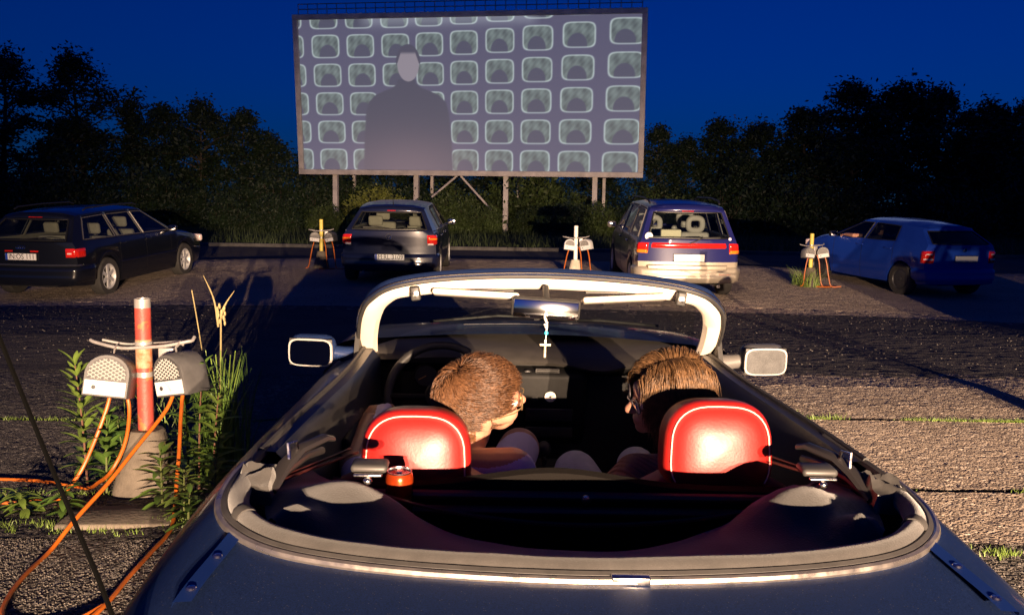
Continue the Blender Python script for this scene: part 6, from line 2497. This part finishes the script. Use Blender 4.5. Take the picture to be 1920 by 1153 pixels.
# dry seed heads above the speakers
ds = thing('dry_stalk', 'dry straw stalks with a seed head above the right speaker', 'plant', (-1.50, 4.52, zx(-1.5, 4.52)), group='weeds round the near speaker post')
MB().tube(catmull([(0, 0, 0), (.02, 0, .5), (.03, 0, .86)], 10), .004, 5).build('stem', STRAW, ds)
MB().tube(catmull([(.015, 0, .78), (-.005, 0, .92), (-.055, 0, 1.04)], 8), [.005, .005, .004, .004, .003, .003, .002, .001], 5).build('blade', STRAW, ds)
MB().tube(catmull([(.03, 0, .84), (.055, 0, .90), (.10, 0, .965)], 8), [.005, .005, .004, .004, .003, .003, .002, .001], 5).build('blade', STRAW, ds)
MB().tube(catmull([(-.05, 0, .5), (-.09, 0, .8), (-.115, 0, .965)], 8), .0025, 5).build('blade', STRAW, ds)
for q in range(16):
    a = q * 2.4
    MB().ell((.03 + .018 * math.cos(a), .018 * math.sin(a), .80 + .006 * q), (.006, .006, .014), n=6, m=4).build('seed', STRAW, ds)

# ---- grass in the slab joints, loose stones, leaf litter
r3 = random.Random(8)
vs, fs = [], []


def tuft(x, y, n, h, sp_):
    for _ in range(n):
        px, py = x + r3.gauss(0, sp_), y + r3.gauss(0, .014)
        a = r3.uniform(0, 2 * PI)
        H = h * r3.uniform(.4, 1.1)
        d = Vector((math.cos(a), math.sin(a), 0)) * .0022
        l = Vector((r3.gauss(0, .4), r3.gauss(0, .4), 0)) * H
        k = len(vs)
        z = zx(px, py)
        vs.extend([(px - d.x, py - d.y, z), (px + d.x, py + d.y, z), (px + l.x, py + l.y, z + H)])
        fs.append((k, k + 1, k + 2))


for yj in (4.285, 5.55):
    x = 1.2
    while x < 5.5:
        if mnoise.noise(Vector((x * 1.1, yj * 3, 0))) > -.25:
            tuft(x, yj, 40, .026, .04)
        x += .045
    x = -6
    while x < -1.0:
        if mnoise.noise(Vector((x * 1.1, yj * 3, 0))) > .05:
            tuft(x, yj, 18, .03, .05)
        x += .06
for x, n, h in ((1.62, 60, .07), (1.78, 70, .06), (2.05, 40, .05)):
    tuft(x, 5.55, n, h, .05)
for _ in range(320):
    tx = r3.uniform(1.35, 9.0)
    if mnoise.noise(Vector((tx * 1.6, 4, 0))) > -.25:
        tuft(tx, r3.gauss(3.56, .07), 16, .03, .025)
for _ in range(120):
    tuft(r3.uniform(-2.9, -1.1), r3.gauss(3.85, .06), 14, .03, .03)
mb = MB()
mb.add(vs, fs)
tag(mb.build('joint_grass', PLM[1], None, False), 'short green grass growing in the slab joints', 'grass', kind='stuff')
vs, fs = [], []
STV = [(1, 0, 0), (-1, 0, 0), (0, 1, 0), (0, -1, 0), (0, 0, 1), (0, 0, -1)]
STF = [(0, 2, 4), (2, 1, 4), (1, 3, 4), (3, 0, 4), (2, 0, 5), (1, 2, 5), (3, 1, 5), (0, 3, 5)]


def stone(x, y, s, dz=0.0):
    k = len(vs)
    a = r3.uniform(0, 6.28)
    ca, sa = math.cos(a), math.sin(a)
    ex, ey, ez = s * r3.uniform(.7, 1.3), s * r3.uniform(.6, 1.1), s * r3.uniform(.4, .8)
    z = zx(x, y) + dz
    for vx, vy, vz_ in STV:
        px, py = vx * ex + r3.gauss(0, .1) * s, vy * ey + r3.gauss(0, .1) * s
        vs.append((x + ca * px - sa * py, y + sa * px + ca * py, z + vz_ * ez))
    for f in STF:
        fs.append(tuple(k + q for q in f))


for _ in range(30000):
    y = 2.3 + 1.5 * r3.random() ** .8
    if r3.random() < .6:
        stone(r3.uniform(-3.0, -.95), y, r3.uniform(.0025, .0055))
    else:
        stone(r3.uniform(1.15, 3.0), y, r3.uniform(.0025, .0055))
for _ in range(9000):
    y = 3.7 + 4.0 * r3.random() ** 1.3
    stone(r3.uniform(-5, 6), y, r3.uniform(.002, .0055), .004)
for _ in range(5000):
    y = r3.uniform(7.5, 21)
    stone(r3.uniform(-.62 * y, .62 * y), y, r3.uniform(.004, .012), .008)
mb = MB()
mb.add(vs, fs)
tag(mb.build('loose_stones', mat('loose_stone', (0.17, 0.15, 0.13), 0.9, var=0.5, vscale=14), None, False), 'loose stones scattered over the gravel and asphalt', 'stones', kind='stuff')

grass_clump('grass_clump', 'green grass round the foot of the far yellow post by the blue hatchback', 5.62, 17.22, 160, .42, .26, PLM[1], 31, .18, .006)
grass_clump('grass_clump', 'small grass tufts at the foot of the brightly lit white post', 1.18, 17.30, 120, .24, .26, PLM[1], 32, .2, .006)
